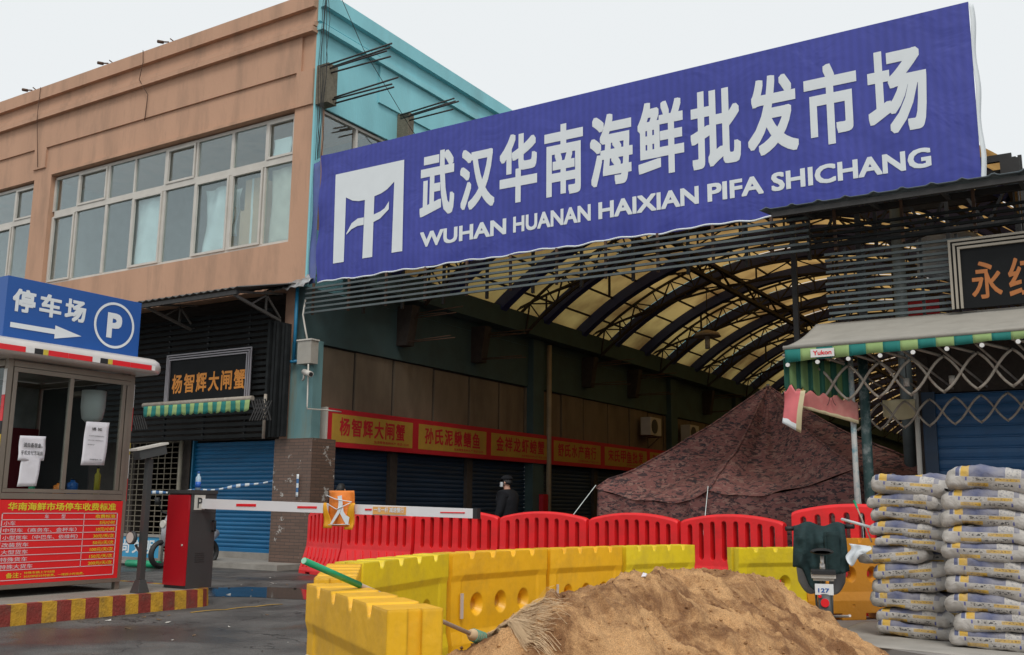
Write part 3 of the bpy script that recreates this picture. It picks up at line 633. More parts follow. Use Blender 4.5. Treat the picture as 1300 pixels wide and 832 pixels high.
# pipe, junction box, camera at the corner
T = thing('corner_pipe', (-13.6, 13.85, 3.9), 'blue painted vertical pipe running up the building corner', 'pipe')
q = MB(); q.tube([(-13.62, 13.84, 3.92), (-13.62, 13.84, 5.36)], .035, 10); q.build('upper_pipe', M_PIPEB, T); q = MB(); q.tube([(-14.05, 13.84, 3.90), (-13.50, 13.84, 3.90)], .03, 10); q.build('elbow_pipe', M_PIPEB, T)
T = thing('junction_box', (-13.24, 13.8, 3.8), 'grey white metal junction box on the corner beside the blue pipe', 'junction box')
q = MB(); q.box((-13.42, 13.72, 3.82), (-13.07, 13.92, 4.26)); q.build('casing', mat('dull_box_paint', (.36, .34, .30), .6, dirt=.4, dirt_col=(.2, .14, .08)), T); q = MB(); q.box((-13.44, 13.70, 4.262), (-13.05, 13.93, 4.29)); q.build('lid', M_FRAME, T)
q = MB(); q.tube([(-13.25, 13.8, 4.28), (-13.32, 13.8, 4.5), (-13.42, 13.82, 4.8), (-13.4, 13.85, 5.1)], .018, 6); q.tube([(-13.12, 13.72, 3.8), (-13.08, 13.7, 3.0), (-13.08, 13.7, 2.95), (-12.95, 14.1, 2.95), (-12.95, 14.5, 2.95)], .015, 6); q.build('conduit', M_FRAME, T)
T = thing('security_camera', (-13.1, 13.7, 3.5), 'small white bullet security camera below the junction box', 'security camera')
q = MB(); q.tube([(-13.38, 13.85, 3.52), (-13.2, 13.7, 3.52), (-13.2, 13.7, 3.6)], .02, 6); q.build('arm', M_FRAME, T)
q = MB(); q.tube([(-13.22, 13.72, 3.66), (-12.93, 13.6, 3.58)], .055, 10); q.build('housing', M_FRAME, T); q = MB(); q.tube([(-12.935, 13.602, 3.581), (-12.92, 13.596, 3.577)], .04, 10); q.build('lens', M_BLK, T)

# hall-side red and yellow shop sign
T = thing('red_shop_sign', (XC + .2, 22, 2.3), 'long red sign box with yellow name panels along the hall wall', 'shop sign')
q = MB(); q.box((XC + .02, 14.5, 2.30), (XC + .22, 36, 3.05)); q.build('sign_box', M_SGNR, T)
q = MB(); q.box((XC + .0, 14.44, 2.29), (XC + .225, 14.495, 3.06)); q.build('end_cap', M_FRAME, T)
names = ['杨智辉大闸蟹', '孙氏泥鳅鳝鱼', '金祥龙虾螃蟹', '舒氏水产商行', '宋氏甲鱼批发', '陈记水产', '周氏鱼行']
bounds = [(14.62, 17.2), (17.42, 20.12), (20.34, 23.2), (23.44, 26.22), (26.5, 29.5), (29.75, 32.4), (32.7, 35.5)]
for nm, (a, c) in zip(names, bounds):
    q = MB(); q.box((XC + .22, a, 2.40), (XC + .224, c, 2.95)); pn = q.build('name_panel', M_SGNY, T)
    k = len(nm); L_ = (c - a - .45) / k
    for i, ch in enumerate(nm): text(ch, M_SGNR, pn, (XC + .224, a + .22 + i * L_, 2.53), (0, 1, 0), Z3, L_ * .86, .36, .02, 'character')
    text('批发零售各种水产 电话12345', M_SGNR, pn, (XC + .224, a + (c - a) * .5, 2.43), (0, 1, 0), Z3, (c - a) * .45, .06, .01)
# air conditioners
for y, lab in ((29.75, 'air conditioner unit on the hall wall above the name sign'), (33.1, 'second air conditioner unit, deeper in the hall beyond the column')):
    T = thing('air_conditioner', (XC + .3, y, 3.45), lab, 'air conditioner')
    q = MB(); q.box((XC + .1, y - .42, 3.48), (XC + .45, y + .42, 4.05)); q.build('casing', M_FRAME, T)
    q = MB(); q.tube([(XC + .452, y - .12, 3.76), (XC + .47, y - .12, 3.76)], .23, 20); q.build('fan_grille', M_GATED, T)
    q = MB(); q.beam((XC, y - .35, 3.45), (XC + .5, y - .35, 3.45), .04, .04); q.beam((XC, y + .35, 3.45), (XC + .5, y + .35, 3.45), .04, .04); q.beam((XC, y + .35, 3.1), (XC + .4, y + .35, 3.43), .03, .03); q.build('bracket', M_RUST, T)

# ================================================================== HALL ROOF
HX, HZ, HR = -7.3, 0, 0
half, rise, zs = 6.2, 2.35, 6.05
rad = (half ** 2 + rise ** 2) / (2 * rise); zc = zs + rise - rad; amax = math.asin(half / rad)
def arc(t, dr=0): a = -amax + 2 * amax * t; return (HX + (rad + dr) * math.sin(a), zc + (rad + dr) * math.cos(a))
RF = thing('hall_roof', (HX, 15, 6), 'barrel vaulted hall roof of yellowed translucent sheets on dark steel arches', 'roof')
ribs = [16.2 + 2.16 * i for i in range(29)]
def arch_mesh(dr0, dr1, wd, n=28, t0=0, t1=1):
    q = MB(); vs = []
    for i in range(n + 1):
        t = t0 + (t1 - t0) * i / n; a = arc(t, dr0); c = arc(t, dr1); vs += [(a[0], -wd / 2, a[1]), (a[0], wd / 2, a[1]), (c[0], wd / 2, c[1]), (c[0], -wd / 2, c[1])]
    fs = []
    for i in range(n):
        for k in range(4): fs.append((4 * i + k, 4 * i + (k + 1) % 4, 4 * i + 4 + (k + 1) % 4, 4 * i + 4 + k))
    return q.add(vs, fs)
pieces('rib', M_RIB, RF, arch_mesh(-.30, -.03, .27), [(0, y, 0) for y in ribs])
# light lattice arch half way between ribs, hung below the skin
def truss():
    q = MB(); n = 22; up_ = [arc(i / n, -.10) for i in range(n + 1)]; lo = [arc(i / n, -.62) for i in range(n + 1)]
    for i in range(n):
        for L_ in (up_, lo): q.beam((L_[i][0], 0, L_[i][1]), (L_[i + 1][0], 0, L_[i + 1][1]), .06, .06, upv=(0, 1, 0))
        a, c = (up_[i], lo[i + 1]) if i % 2 else (lo[i], up_[i + 1]); q.beam((a[0], 0, a[1]), (c[0], 0, c[1]), .035, .035, upv=(0, 1, 0))
        q.beam((up_[i][0], 0, up_[i][1]), (lo[i][0], 0, lo[i][1]), .03, .03, upv=(0, 1, 0))
    # shallow bottom chord with hangers and diagonals
    def bc(t): x = HX - half + 2 * half * t; return (x, zs + .15 + 1.15 * (1 - (2 * t - 1) ** 2))
    m_ = 12
    for i in range(m_):
        a, c = bc(i / m_), bc((i + 1) / m_); q.beam((a[0], 0, a[1]), (c[0], 0, c[1]), .055, .055, upv=(0, 1, 0))
        if 0 < i:
            x = a[0]; s_ = math.sqrt(max(0, (rad - .6) ** 2 - (x - HX) ** 2)) + zc
            q.beam((x, 0, a[1]), (x, 0, s_), .04, .04, upv=(0, 1, 0))
            s2 = math.sqrt(max(0, (rad - .6) ** 2 - (c[0] - HX) ** 2)) + zc
            if i < m_ - 1: q.beam((x, 0, a[1]) if i % 2 else (x, 0, s_), (c[0], 0, s2) if i % 2 else (c[0], 0, c[1]), .03, .03, upv=(0, 1, 0))
    return q
pieces('truss', M_TRUSS, RF, truss(), [(0, y + 1.08, 0) for y in ribs[:-1:2]])
q = MB()
for k in range(1, 16):
    x, z = arc(k / 16, -.05); q.beam((x, 15.2, z), (x, 78, z), .04, .05)
q.build('purlin', M_TRUSS, RF)
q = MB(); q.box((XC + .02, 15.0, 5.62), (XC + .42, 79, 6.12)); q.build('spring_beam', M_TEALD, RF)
q = MB(); q.box((-1.25, 15.0, 5.85), (-1.0, 79, 6.1)); q.build('spring_beam', M_DARK, RF)
# ridge truss running down the hall
q = MB(); xr, zr = -9.1, 7.15
for dz in (0, .42): q.beam((xr, 15.4, zr + dz), (xr, 78, zr + dz), .12, .10)
for i in range(58): q.beam((xr, 15.4 + i * 1.08, zr + (.42 if i % 2 else 0)), (xr, 16.48 + i * 1.08, zr + (0 if i % 2 else .42)), .05, .05)
q.build('longitudinal_truss', M_TRUSS, RF)
q = MB()
for i in range(29):
    y = ribs[i]; q.beam((xr, y, zr + .4), (xr - 1.5, y, 7.5), .04, .04)
    if i % 3 == 0: q.beam((-11.2, y, 6.6), (-11.2, y, 7.3), .05, .05); q.beam((-5.4, y, 5.9), (-5.4, y, 8.1), .06, .06)
q.build('hanger', M_TRUSS, RF)
for i in range(len(ribs)):
    y0 = 15.15 if i == 0 else ribs[i - 1]; y1 = ribs[i]
    q = MB(); nn = 40
    q.grid(lambda u, v: (arc(u, .02 + .012 * (i % 2))[0], y0 + (y1 - y0) * v, arc(u, .02 + .012 * (i % 2))[1]), nn, 2); q.build('roof_sheet', M_SHEET, RF)
q = MB(); q.grid(lambda u, v: (-1.1 + .10 * math.sin(u * 9), 15.1 + u * 6, 6.1 - .75 * v - .12 * math.sin(u * 14) * v), 30, 3); q.build('eave_sheet', M_SHEET, RF)
q = MB(); q.beam((-13.2, 15.1, 6.15), (-1.1, 15.1, 6.15), .07, .10)
for i in range(13): q.beam((-13.0 + i, 15.1, 5.0), (-13.0 + i, 15.1, 6.15), .05, .05)
q.build('front_frame', M_DARK, RF)
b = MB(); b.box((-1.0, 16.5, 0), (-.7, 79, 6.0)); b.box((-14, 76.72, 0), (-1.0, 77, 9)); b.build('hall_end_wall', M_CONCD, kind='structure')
T = thing('hanging_lamp', (-9.23, 24.46, 5.5), 'round shaded lamp hanging from the hall trusses', 'lamp')
q = MB(); q.tube([(-9.23, 24.46, 5.62), (-9.23, 24.46, 5.72), (-9.23, 24.46, 5.80)], [.36, .30, .05], 16); q.build('shade', M_ARM, T); q = MB(); q.tube([(-9.23, 24.46, 5.3), (-9.23, 24.46, 5.62)], .07, 8); q.build('bulb', M_FRAME, T); q = MB(); q.tube([(-9.23, 24.46, 5.8), (-9.23, 24.46, 7.2)], .012, 5); q.build('cord', M_BLK, T)

# ================================================================== BIG BLUE SIGN
BB = thing('billboard', (-7.3, 13.88, 5.4), 'huge blue vinyl market sign with white Chinese characters and Latin line', 'sign')
YS = 13.86
def sgn(u, v):
    x = -13.17 + 11.79 * u; z = 5.42 + (7.99 - 5.42) * v + (.04 * u if v > .5 else -.02 * u)
    e = max(0, .10 - v) * 10; e2 = max(0, .03 - u) * 30
    y = YS + .004 + .035 * e * abs(math.sin(x * 3.1 + 1.2 * math.sin(x))) + .03 * e2 * math.sin(z * 6)
    if v == 0: z += .010 * math.sin(x * 2.3) + .015 * noise.noise(Vector((x * 1.7, 0, 0)))
    return (x, y, z)
q = MB(); q.grid(sgn, 240, 24); q.build('banner', M_VINYL, BB)
q = MB(); q.box((-13.14, YS + .06, 5.44), (-1.42, YS + .12, 7.98)); 
q.build('backing', M_DARK, BB)
q = MB(); q.grid(lambda u, v: (-13.17 - .03 - .27 * v, YS + .01 + .12 * v + .02 * math.sin(u * 9 + v * 4), 7.92 - 2.5 * u), 20, 4); q.build('side_flap', mat('faded_violet_vinyl', (.085, .12, .34), .6, var=.15, dirt=.3, dirt_col=(.2, .22, .3)), BB, solid=.004)
q = MB(); q.grid(lambda u, v: (-1.378 + .05 * v + .015 * math.sin(u * 17), YS + .01 + .1 * v, 8.02 - 2.6 * u), 40, 1); q.build('edge_fold', M_PRINT, BB, solid=.004)
q = MB(); pts = []
for i in range(120):
    x = -13.1 + 9.2 * i / 119; pts.append((x, YS - .01, 5.385 + .030 * abs(math.sin(x * 2.1)) + .01 * math.sin(x * 13)))
q.tube(pts, .016, 5); q.build('hem_cord', M_PRINT, BB)
chars = [('武', -10.68, -9.91, 6.33, 7.56), ('汉', -9.79, -9.05, 6.33, 7.46), ('华', -8.95, -8.19, 6.31, 7.56), ('南', -8.05, -7.31, 6.3, 7.55), ('海', -7.18, -6.41, 6.32, 7.55),
         ('鲜', -6.32, -5.53, 6.35, 7.59), ('批', -5.42, -4.62, 6.32, 7.58), ('发', -4.51, -3.75, 6.36, 7.6), ('市', -3.65, -2.9, 6.35, 7.58), ('场', -2.76, -1.97, 6.34, 7.59)]
for ch, x0, x1, z0, z1 in chars: text(ch, M_PRINT, BB, (x0, YS, z0), X3, Z3, x1 - x0, z1 - z0, .025, 'character', proud=.003)
for wd, x0, x1 in (('WUHAN', -10.65, -8.80), ('HUANAN', -8.66, -7.17), ('HAIXIAN', -7.03, -5.31), ('PIFA', -5.17, -4.30), ('SHICHANG', -4.18, -1.98)):
    text(wd, M_PRINT, BB, (x0, YS, 5.78), X3, Z3, x1 - x0, .285, .027, 'latin_word', proud=.003)
# pavilion emblem
def flat(polys, mt, parent, name, y):
    q = MB()
    for p_ in polys: q.add([(a, y, c) for a, c in p_], [tuple(range(len(p_)))])
    return q.build(name, mt, parent)
cv = [(-12.47, 7.02), (-12.3, 6.93), (-12.14, 6.895), (-11.99, 6.895), (-11.76, 6.93), (-11.6, 6.96), (-11.45, 7.02), (-11.29, 7.14)]
polys = [[(-12.76, 7.53), (-12.76, 7.40), (-12.73, 5.74), (-12.46, 5.74), (-12.47, 7.02)] + [(-12.47, 7.53)]]
for i in range(len(cv) - 1): polys.append([(cv[i][0], 7.53), cv[i], cv[i + 1], (cv[i + 1][0], 7.53)])
polys += [[(-11.29, 7.53), (-11.29, 7.14), (-11.30, 5.77), (-11.05, 5.77), (-11.07, 7.53)], [(-11.99, 6.896), (-12.00, 5.75), (-11.76, 5.75), (-11.76, 6.93)]]
flat(polys, M_PRINT, BB, 'emblem', YS - .006)
wave = [(-12.42, 6.30), (-12.30, 6.44), (-12.15, 6.50), (-12.0, 6.50)], [(-11.76, 6.52), (-11.60, 6.56), (-11.50, 6.62), (-11.40, 6.72)]
for a in wave:
    q = MB()
    for i in range(3):
        h = [.0, .10, .13, .13, .13, .12, .09, .14]
        k = i if a is wave[0] else i + 4
        (xa, za), (xb, zb) = a[i], a[i + 1]
        q.add([(xa, YS - .007, za - h[k] * .5 - .03), (xb, YS - .007, zb - h[k + 1] * .5 - .03), (xb, YS - .007, zb + h[k + 1] * .4), (xa, YS - .007, za + h[k] * .4)], [(0, 1, 2, 3)])
    q.build('emblem_stroke', M_PRINT, BB)

# horizontal tube louvres below the sign
LV = thing('upper_louvre', (-6.5, 13.85, 4.8), 'row of long grey steel tubes spanning the hall mouth below the sign', 'louvre')
q = MB(); q.box((-4.85, -.02, -.018), (4.85, .02, .018)); pieces('tube', M_SLAT, LV, q, [(-8.5, 13.80, 4.82 + i * .095) for i in range(6)])
q = MB(); q.box((-2.6, -.02, -.018), (2.6, .02, .018)); pieces('tube', M_SLATD, LV, q, [(-1.03, 13.80, 4.84 + i * .085) for i in range(4)])
q = MB(); q.box((-.02, -.02, -.31), (.02, .02, .31)); pieces('upright', M_RUST, LV, q, [(-13.2 + i * .9, 13.85, 5.09) for i in range(18)])
LR = thing('lower_louvre', (-2.6, 13.85, 3.78), 'grey slat screen above the awning between hall and orange lettered sign', 'louvre')
q = MB(); q.box((-.95, -.02, -.017), (.95, .02, .017)); pieces('slat', M_SLAT, LR, q, [(-2.5 + rnd.uniform(-.02, .02), 13.86, 3.80 + i * .0845) for i in range(12)])
q = MB(); q.box((-.018, -.02, -.53), (.018, .02, .53)); pieces('upright', M_DARK, LR, q, [(x, 13.91, 4.285) for x in (-3.2, -2.95, -2.2, -1.75)])
ER = thing('eave_roof', (-1.5, 13.3, 5.3), 'dark corrugated eave strip crossing the right end of the blue sign', 'eave')
q = MB(); q.grid(lambda u, v: (-4.15 + 8 * u, 13.15 + .9 * v, 5.30 + .12 * v + .03 * max(0, math.sin(u * 8 * 2 * math.pi / .36)) ** 4), 260, 1); q.build('corrugated_sheet', mat('bluish_corrugated_iron', (.10, .13, .15), .5, var=.2, dirt=.4), ER, solid=.012)
q = MB(); q.box((-4.0, 13.2, 5.20), (4, 13.26, 5.27)); q.box((-4.0, 13.9, 5.3), (4, 13.98, 5.38)); q.build('edge_beam', M_DARK, ER)
q = MB()
for i in range(8): x = -3.6 + i * .9; q.beam((x, 13.25, 5.24), (x, 13.95, 5.32), .05, .05)
q.build('rafter', M_DARK, ER)

# vertical posts, hanging tarps behind the screens
T = thing('steel_column', (-3.05, 16.5, 0), 'tall grey steel column behind the right louvre screen', 'column')
q = MB(); q.tube([(-2.95, 16.5, 0), (-2.95, 16.5, 6.3)], .10, 12); q.build('shaft', M_SLAT, T); q = MB(); q.beam((-2.95, 16.5, 6.0), (-1.2, 16.5, 6.0), .08, .1); q.beam((-2.95, 16.5, 5.4), (-1.2, 16.5, 6.0), .05, .05); q.beam((-2.95, 16.5, 5.3), (-4.6, 16.5, 7.6), .05, .05); q.build('brace', M_DARK, T)
q = MB(); q.grid(lambda u, v: (-2.78 + .95 * u, 17.1 + .08 * math.sin(u * 8 + v * 3), 5.72 - .75 * v - .35 * u * u + .25 * u * (1 - v)), 16, 12); q.build('hanging_tarp', M_TARPB, None, solid=.006, label='pale blue tarpaulin hung up behind the slat screen', cat='tarpaulin')
q = MB(); q.box((-3.4, 19.0, 4.35), (-2.75, 19.06, 5.0)); q.build('red_board', M_SGNR, None, label='dark red board visible low behind the slat screen', cat='board')
# extra thin trusses close behind the right screen
T = thing('porch_truss', (-2.3, 15.4, 5.2), 'dark lattice truss under the eave behind the right slat screen', 'truss')
q = MB()
for z in (5.25, 6.0): q.beam((-4.3, 15.3, z - .0), (-1.1, 15.3, z), .07, .08)
for i in range(8): x = -4.3 + i * .4; q.beam((x, 15.3, 5.25 if i % 2 else 6.0), (x + .4, 15.3, 6.0 if i % 2 else 5.25), .04, .04)
for x in (-4.3, -3.3, -1.1): q.beam((x, 15.3, 3.7), (x, 15.3, 6.2), .08, .08)
q.build('lattice', M_DARK, T)

# ================================================================== RIGHT SHOP
SH = thing('corner_shop', (-2.3, 13.96, 0), 'small shop with blue roller shutter behind the stacked cement bags', 'shop')
q = MB(); q.box((-2.3, 14.3, .15), (6, 14.5, 3.8)); q.box((-2.36, 13.94, .15), (-2.22, 17, 3.7)); q.box((-2.22, 13.98, 2.72), (6, 14.3, 3.75)); q.build('wall', M_CONCD, SH)
shutter(SH, (-2.2, 13.96), (3.5, 13.96), .17, 2.70, (0, -1), mat('deep_blue_shutter_paint', (.015, .085, .21), .45, var=.12, dirt=.3, dirt_col=(.02, .05, .1)), pitch=.135)
q = MB(); q.box((-2.3, 13.86, .15), (-2.14, 13.93, 2.72)); q.build('shutter_rail', M_SHUTD, SH)
q = MB(); q.box((-3.65, 13.9, 3.66), (6, 14.3, 3.745)); q.build('flat_roof', M_DARK, SH)
T = thing('door_post', (-2.38, 13.7, .15), 'thin pale post beside the blue shutter door', 'post')
q = MB(); q.tube([(-2.36, 13.72, .15), (-2.34, 13.72, 2.72)], .032, 8); q.build('tube', M_FRAME, T); q = MB(); q.box((-2.42, 13.66, .15), (-2.30, 13.78, .18)); q.build('foot_plate', M_DARK, T)
T = thing('framed_shop_sign', (-1.2, 13.75, 3.76), 'dark brown shop sign with orange characters cut off by the right edge', 'shop sign')
q = MB(); q.box((-1.82, 13.72, 3.765), (1.8, 13.78, 4.67)); q.build('board', M_BLACKP, T)
for k in range(3):
    d = .055 * k; y = 13.70 - .008 * k; q = MB(); q.box((-1.83 + d, y, 4.66 - d), (1.85, 13.719, 4.69 - d)); q.box((-1.83 + d, y, 3.765), (-1.80 + d, 13.719, 4.659 - d)); q.build('frame_strip', mat('tan_frame_strip', (.34, .30, .24), .4), T)
M_ORL2 = mat('brown_orange_lettering', (.42, .14, .03), .5, var=.1)
for k, ch in enumerate('永红水产'): text(ch, M_ORL2, T, (-1.58 + k * .43, 13.72, 3.87), X3, Z3, .355, .49, .012, 'character')

# awning over the right shop
AW = thing('shop_awning', (-2, 12.8, 3), 'grey canvas awning with green striped valance over the right shop', 'awning')
AXL = -3.55
q = MB(); q.grid(lambda u, v: (-3.63 + .08 * v + 6 * u, 13.9 - 1.9 * v, 3.76 - .60 * v - .05 * math.sin(math.pi * v) + .012 * math.sin(u * 60) * v), 120, 10); q.build('canvas', M_CANV, AW, solid=.008)
q = MB(); q.grid(lambda u, v: (-3.60 + .06 * v + 6 * u, 13.88 - 1.85 * v, 3.725 - .60 * v - .05 * math.sin(math.pi * v)), 60, 6); q.build('underside_shade', mat('dark_green_underside_shade', (.012, .05, .038), .85), AW)  # added dark sheet, stands in for shade on the canvas underside
q = MB(); q.tube([(AXL, 12.0, 3.145), (2.5, 12.0, 3.185)], .028, 8); q.build('front_bar', M_CANV, AW)
for i in range(26):
    a = AXL + .02 + i * .235 * .82; q = MB(); w_ = .235 * .82
    q.grid(lambda u, v: (a + w_ * u, 11.985 + .008 * math.sin((a + u * w_) * 12) * v, 3.125 + .006 * (a + w_ * u - AXL) - (.155 - .030 * (a + w_ * u - AXL)) * v - (.012 * abs(math.sin((a + u * w_) * 5)) * v)), 5, 2)
    q.build('valance_stripe', M_GREEN1 if i % 2 else M_GREEN2, AW, solid=.004)
q = MB(); q.box((-3.21, 11.965, 3.0), (-2.93, 11.972, 3.10)); o = q.build('brand_tag', M_WHITE, AW); text('Yukon', M_REDT, o, (-3.18, 11.965, 3.025), X3, Z3, .22, .055, .02)
q = MB()
for i in range(9): x = -3.28 + i * .363; q.tube([(x - .28, 12.0, 3.06), (x + .02, 12.3, 2.93 + .01 * i)], .018, 6)
for i in range(8): x = -3.2 + i * .4; q.tube([(x - .2, 12.1, 3.05), (x + .1, 13.8, 2.75)], .014, 6)
q.build('rafter_tube', M_ARM, AW)
q = MB()
for i in range(9): x = -3.50 + i * .363; zz = 2.93 + .036 * (x - AXL); q.tube([(x, 11.98, zz), (x, 12.01, zz)], .026, 8)
q.build('pulley', M_WHITE, AW)
def lattice(parent, x0, n, pitch, yy, zt, zb, rise_, r_):
    q = MB()
    for i in range(n):
        xa = x0 + i * pitch; dz = rise_ * i
        for sgn_ in (1, -1):
            pts = []
            for k in range(9):
                t = k / 8; xx = (xa + pitch * t) if sgn_ > 0 else (xa + pitch - pitch * t)
                bow = .28 * math.sin(2 * math.pi * t) * .22
                pts.append((xx, yy + .012 * sgn_, zt + dz + (zb - zt) * (t - bow)))
            q.tube(pts, r_, 6)
    return q.build('scissor_lattice', M_ARM, parent)
lattice(AW, -3.25 + .035, 9, .36, 12.28, 2.91, 2.49, .014, .017)
lattice(AW, -3.05, 9, .30, 13.5, 2.56, 2.22, .012, .015)
# hanging side curtain with banner
def cur(u, v): 
    return (-3.56 + .30 * u, 12.02 + 1.5 * u, 3.0 - .1 * u - (.62 - .05 * math.sin(u * 40)) * v + .0 * u)
q = MB(); q.grid(lambda u, v: (-3.56 + .72 * u, 12.02 + .5 * u + .025 * math.sin(u * 42), 3.02 - .03 * u - v * (.36 + .16 * u + .05 * math.sin(u * 42))), 60, 8, mfn=lambda i, j: 0 if (i // 5) % 2 else 1); q.build('side_curtain', [mat('shaded_olive_canvas', (.11, .19, .07), .85, dirt=.4, dirt_col=(.05, .08, .04)), mat('shaded_green_canvas', (.01, .075, .05), .85)], AW, solid=.004)  # stripe greens darkened, the curtain's shadow is in the colour
T = thing('pink_banner', (-3.1, 12.0, 2.2), 'torn faded pink cloth banner with cream hem hanging below the side curtain', 'banner')
q = MB(); q.grid(lambda u, v: (-3.42 + .62 * u, 12.0 + .45 * u + .02 * math.sin(u * 20), 2.62 - .12 * u - v * (.20 + .08 * u) + .025 * math.sin(u * 31) * (1 - v)), 40, 6, mfn=lambda i, j: 1 if j > 4 else 0); o = q.build('cloth', [M_PINK, M_CREAM], T, solid=.004)
text('八', mat('dark_brown_print', (.08, .03, .03), .8), T, (-3.1, 12.17, 2.43), (.81, .58, 0), Z3, .12, .10, .0)
T = thing('torn_pink_sheet', (-3.5, 11.95, 2.2), 'torn pink and yellow plastic sheet dangling from the awning corner', 'plastic sheet')
q = MB(); q.grid(lambda u, v: (-3.54 + .26 * u - .03 * v * (1 - u) - .08 * u * v, 11.93 + .03 * math.sin(v * 4 + u * 3), 2.60 - .38 * v - .06 * u * v - .07 * v * u + .10 * max(0, 1 - abs(u - .3) * 5) * (1 - v)), 12, 12, mfn=lambda i, j: 1 if i > 8 else (2 if j > 9 else 0)); q.build('sheet', [mat('bright_pink_plastic', (.62, .14, .15), .5, var=.25), M_CREAM, M_PRINT], T, solid=.003)
for x, lab in ((-2.30, 'small white bulb holder hanging under the awning, left one'), (-1.78, 'small white bulb holder hanging under the awning, right one')):
    T = thing('bulb_holder', (x, 12.9, 2.75), lab, 'lamp'); q = MB(); q.tube([(x, 12.9, 2.70), (x, 12.9, 2.80)], .035, 8); q.build('socket', M_FRAME, T); q = MB(); q.tube([(x, 12.9, 2.8), (x, 12.9, 3.2)], .006, 4); q.build('cord', M_BLK, T)
q = MB(); q.grid(lambda u, v: (-2.75 + .40 * u, 13.66 + .03 * math.sin(u * 9), 2.62 - .22 * v - .05 * math.sin(u * 3) * v), 12, 6); q.build('rolled_cloth', M_CREAM, None, solid=.004, label='dull white cloth tied up beneath the awning beside the post', cat='cloth')
# posts
T = thing('awning_post', (-2.84, 12.5, .15), 'thin peeling white post with blue paint marks in front of the tent', 'post')
q = MB(); q.tube([(-2.87, 12.5, .15), (-2.87, 12.5, 3.2)], .034, 12); q.build('shaft', M_POSTW, T); q = MB(); q.box((-2.95, 12.42, .15), (-2.79, 12.58, .165)); q.build('foot_plate', M_DARK, T)
T = thing('awning_post', (-2.72, 12.6, .15), 'thicker dark teal post with white peeling paint beside the thin post', 'post')
q = MB(); q.tube([(-2.75, 12.62, .15), (-2.75, 12.62, 3.2)], .06, 14); q.build('shaft', M_POSTT, T); q = MB(); q.box((-2.85, 12.585, .15), (-2.65, 12.72, .17)); q.build('foot_plate', M_DARK, T)
#PART2
# ================================================================== ISLAND, BOOTH, BOOM GATE
IS = thing('traffic_island', (-11, 6, 0), 'concrete kerb island with worn red and yellow painted stripes', 'kerb island')
# outline of the edge, walked from the left frame side round the end
edge = [(-9.37, 0.0 + i * .163) for i in range(0, 51)]
for k in range(1, 7): t = k / 6 * math.pi / 2; edge.append((-9.37 - .35 * (1 - math.cos(t)), 8.15 + .35 * math.sin(t)))
while edge[-1][0] > -13: edge.append((edge[-1][0] - .163, 8.5))
q = MB(); q.add([(x, y, .198) for x, y in edge] + [(-13.1, 0, .198)], [tuple(range(len(edge) + 1))]); q.build('top_slab', mat('island_concrete', (.24, .22, .19), .85, var=.15, dirt=.5, dirt_col=(.10, .09, .07)), IS)
MR = mat('worn_red_kerb_paint', (.22, .03, .022), .7, var=.25, scale=9, dirt=.65, dirt_col=(.10, .06, .04), dscale=6, bump=.5)
MY = mat('worn_yellow_kerb_paint', (.50, .28, .02), .7, var=.25, scale=9, dirt=.6, dirt_col=(.14, .09, .04), dscale=6, bump=.5)
for i in range(len(edge) - 1):
    (xa, ya), (xb, yb) = edge[i], edge[i + 1]; d = Vector((xb - xa, yb - ya, 0)).normalized(); n_ = Vector((d.y, -d.x, 0))
    a, c = Vector((xa, ya, 0)), Vector((xb, yb, 0)); q = MB()
    if ya < 3: continue
    q.hexa([a - n_ * .1, a + n_ * .012, c + n_ * .012, c - n_ * .1, a - n_ * .1 + Vector((0, 0, .2)), a + Vector((0, 0, .2)), c + Vector((0, 0, .2)), c - n_ * .1 + Vector((0, 0, .2))])
    q.build('kerb_block', MR if (i // 1) % 2 else MY, IS)

BT = thing('ticket_booth', (-11.1, 6.85, .2), 'stainless steel parking booth with sliding windows and a rounded roof rim', 'booth')
bx0, bx1, by0, by1 = -12.0, -10.13, 6.05, 7.65
q = MB()
for x, y in ((bx1 - .06, by0), (bx1 - .06, by1 - .06), (bx0, by0), (bx0, by1 - .06)): q.box((x, y, .2), (x + .06, y + .06, 2.72))
for z in (.28, 1.215, 2.62):
    q.box((bx1 - .05, by0 + .061, z), (bx1 + .008, by1 - .061, z + .065)); q.box((bx0, by1 - .05, z), (bx1 - .061, by1 + .004, z + .065)); q.box((bx0 + .06, by0 - .004, z), (bx1 - .061, by0 + .05, z + .065)); q.box((bx0 - .004, by0 + .061, z), (bx0 + .05, by1 - .061, z + .065))
q.build('frame', M_STEEL, BT)
q = MB(); q.box((bx0 + .02, by0 + .02, .34), (bx1 - .03, by1 - .02, .40)); q.build('floor_panel', M_DARK, BT)
q = MB(); q.box((bx0 + .01, by0 + .012, .35), (bx1 - .065, by0 + .03, 1.21)); q.box((bx0 + .01, by1 - .03, .35), (bx1 - .065, by1 - .012, 1.21)); q.box((bx0 + .01, by0 + .06, .35), (bx0 + .03, by1 - .06, 1.21)); q.build('lower_panel', M_STEEL, BT)
# back and side walls of the upper half
q = MB(); q.box((bx0 + .01, by0 + .06, 1.28), (bx0 + .03, by1 - .06, 2.62)); q.build('back_wall', mat('booth_inner_wall', (.30, .31, .30), .6, var=.4, scale=3), BT)
q = MB(); q.box((bx0 + .1, by1 - .04, 1.29), (bx1 - .7, by1 - .02, 2.61)); q.build('side_panel', M_GATED, BT)
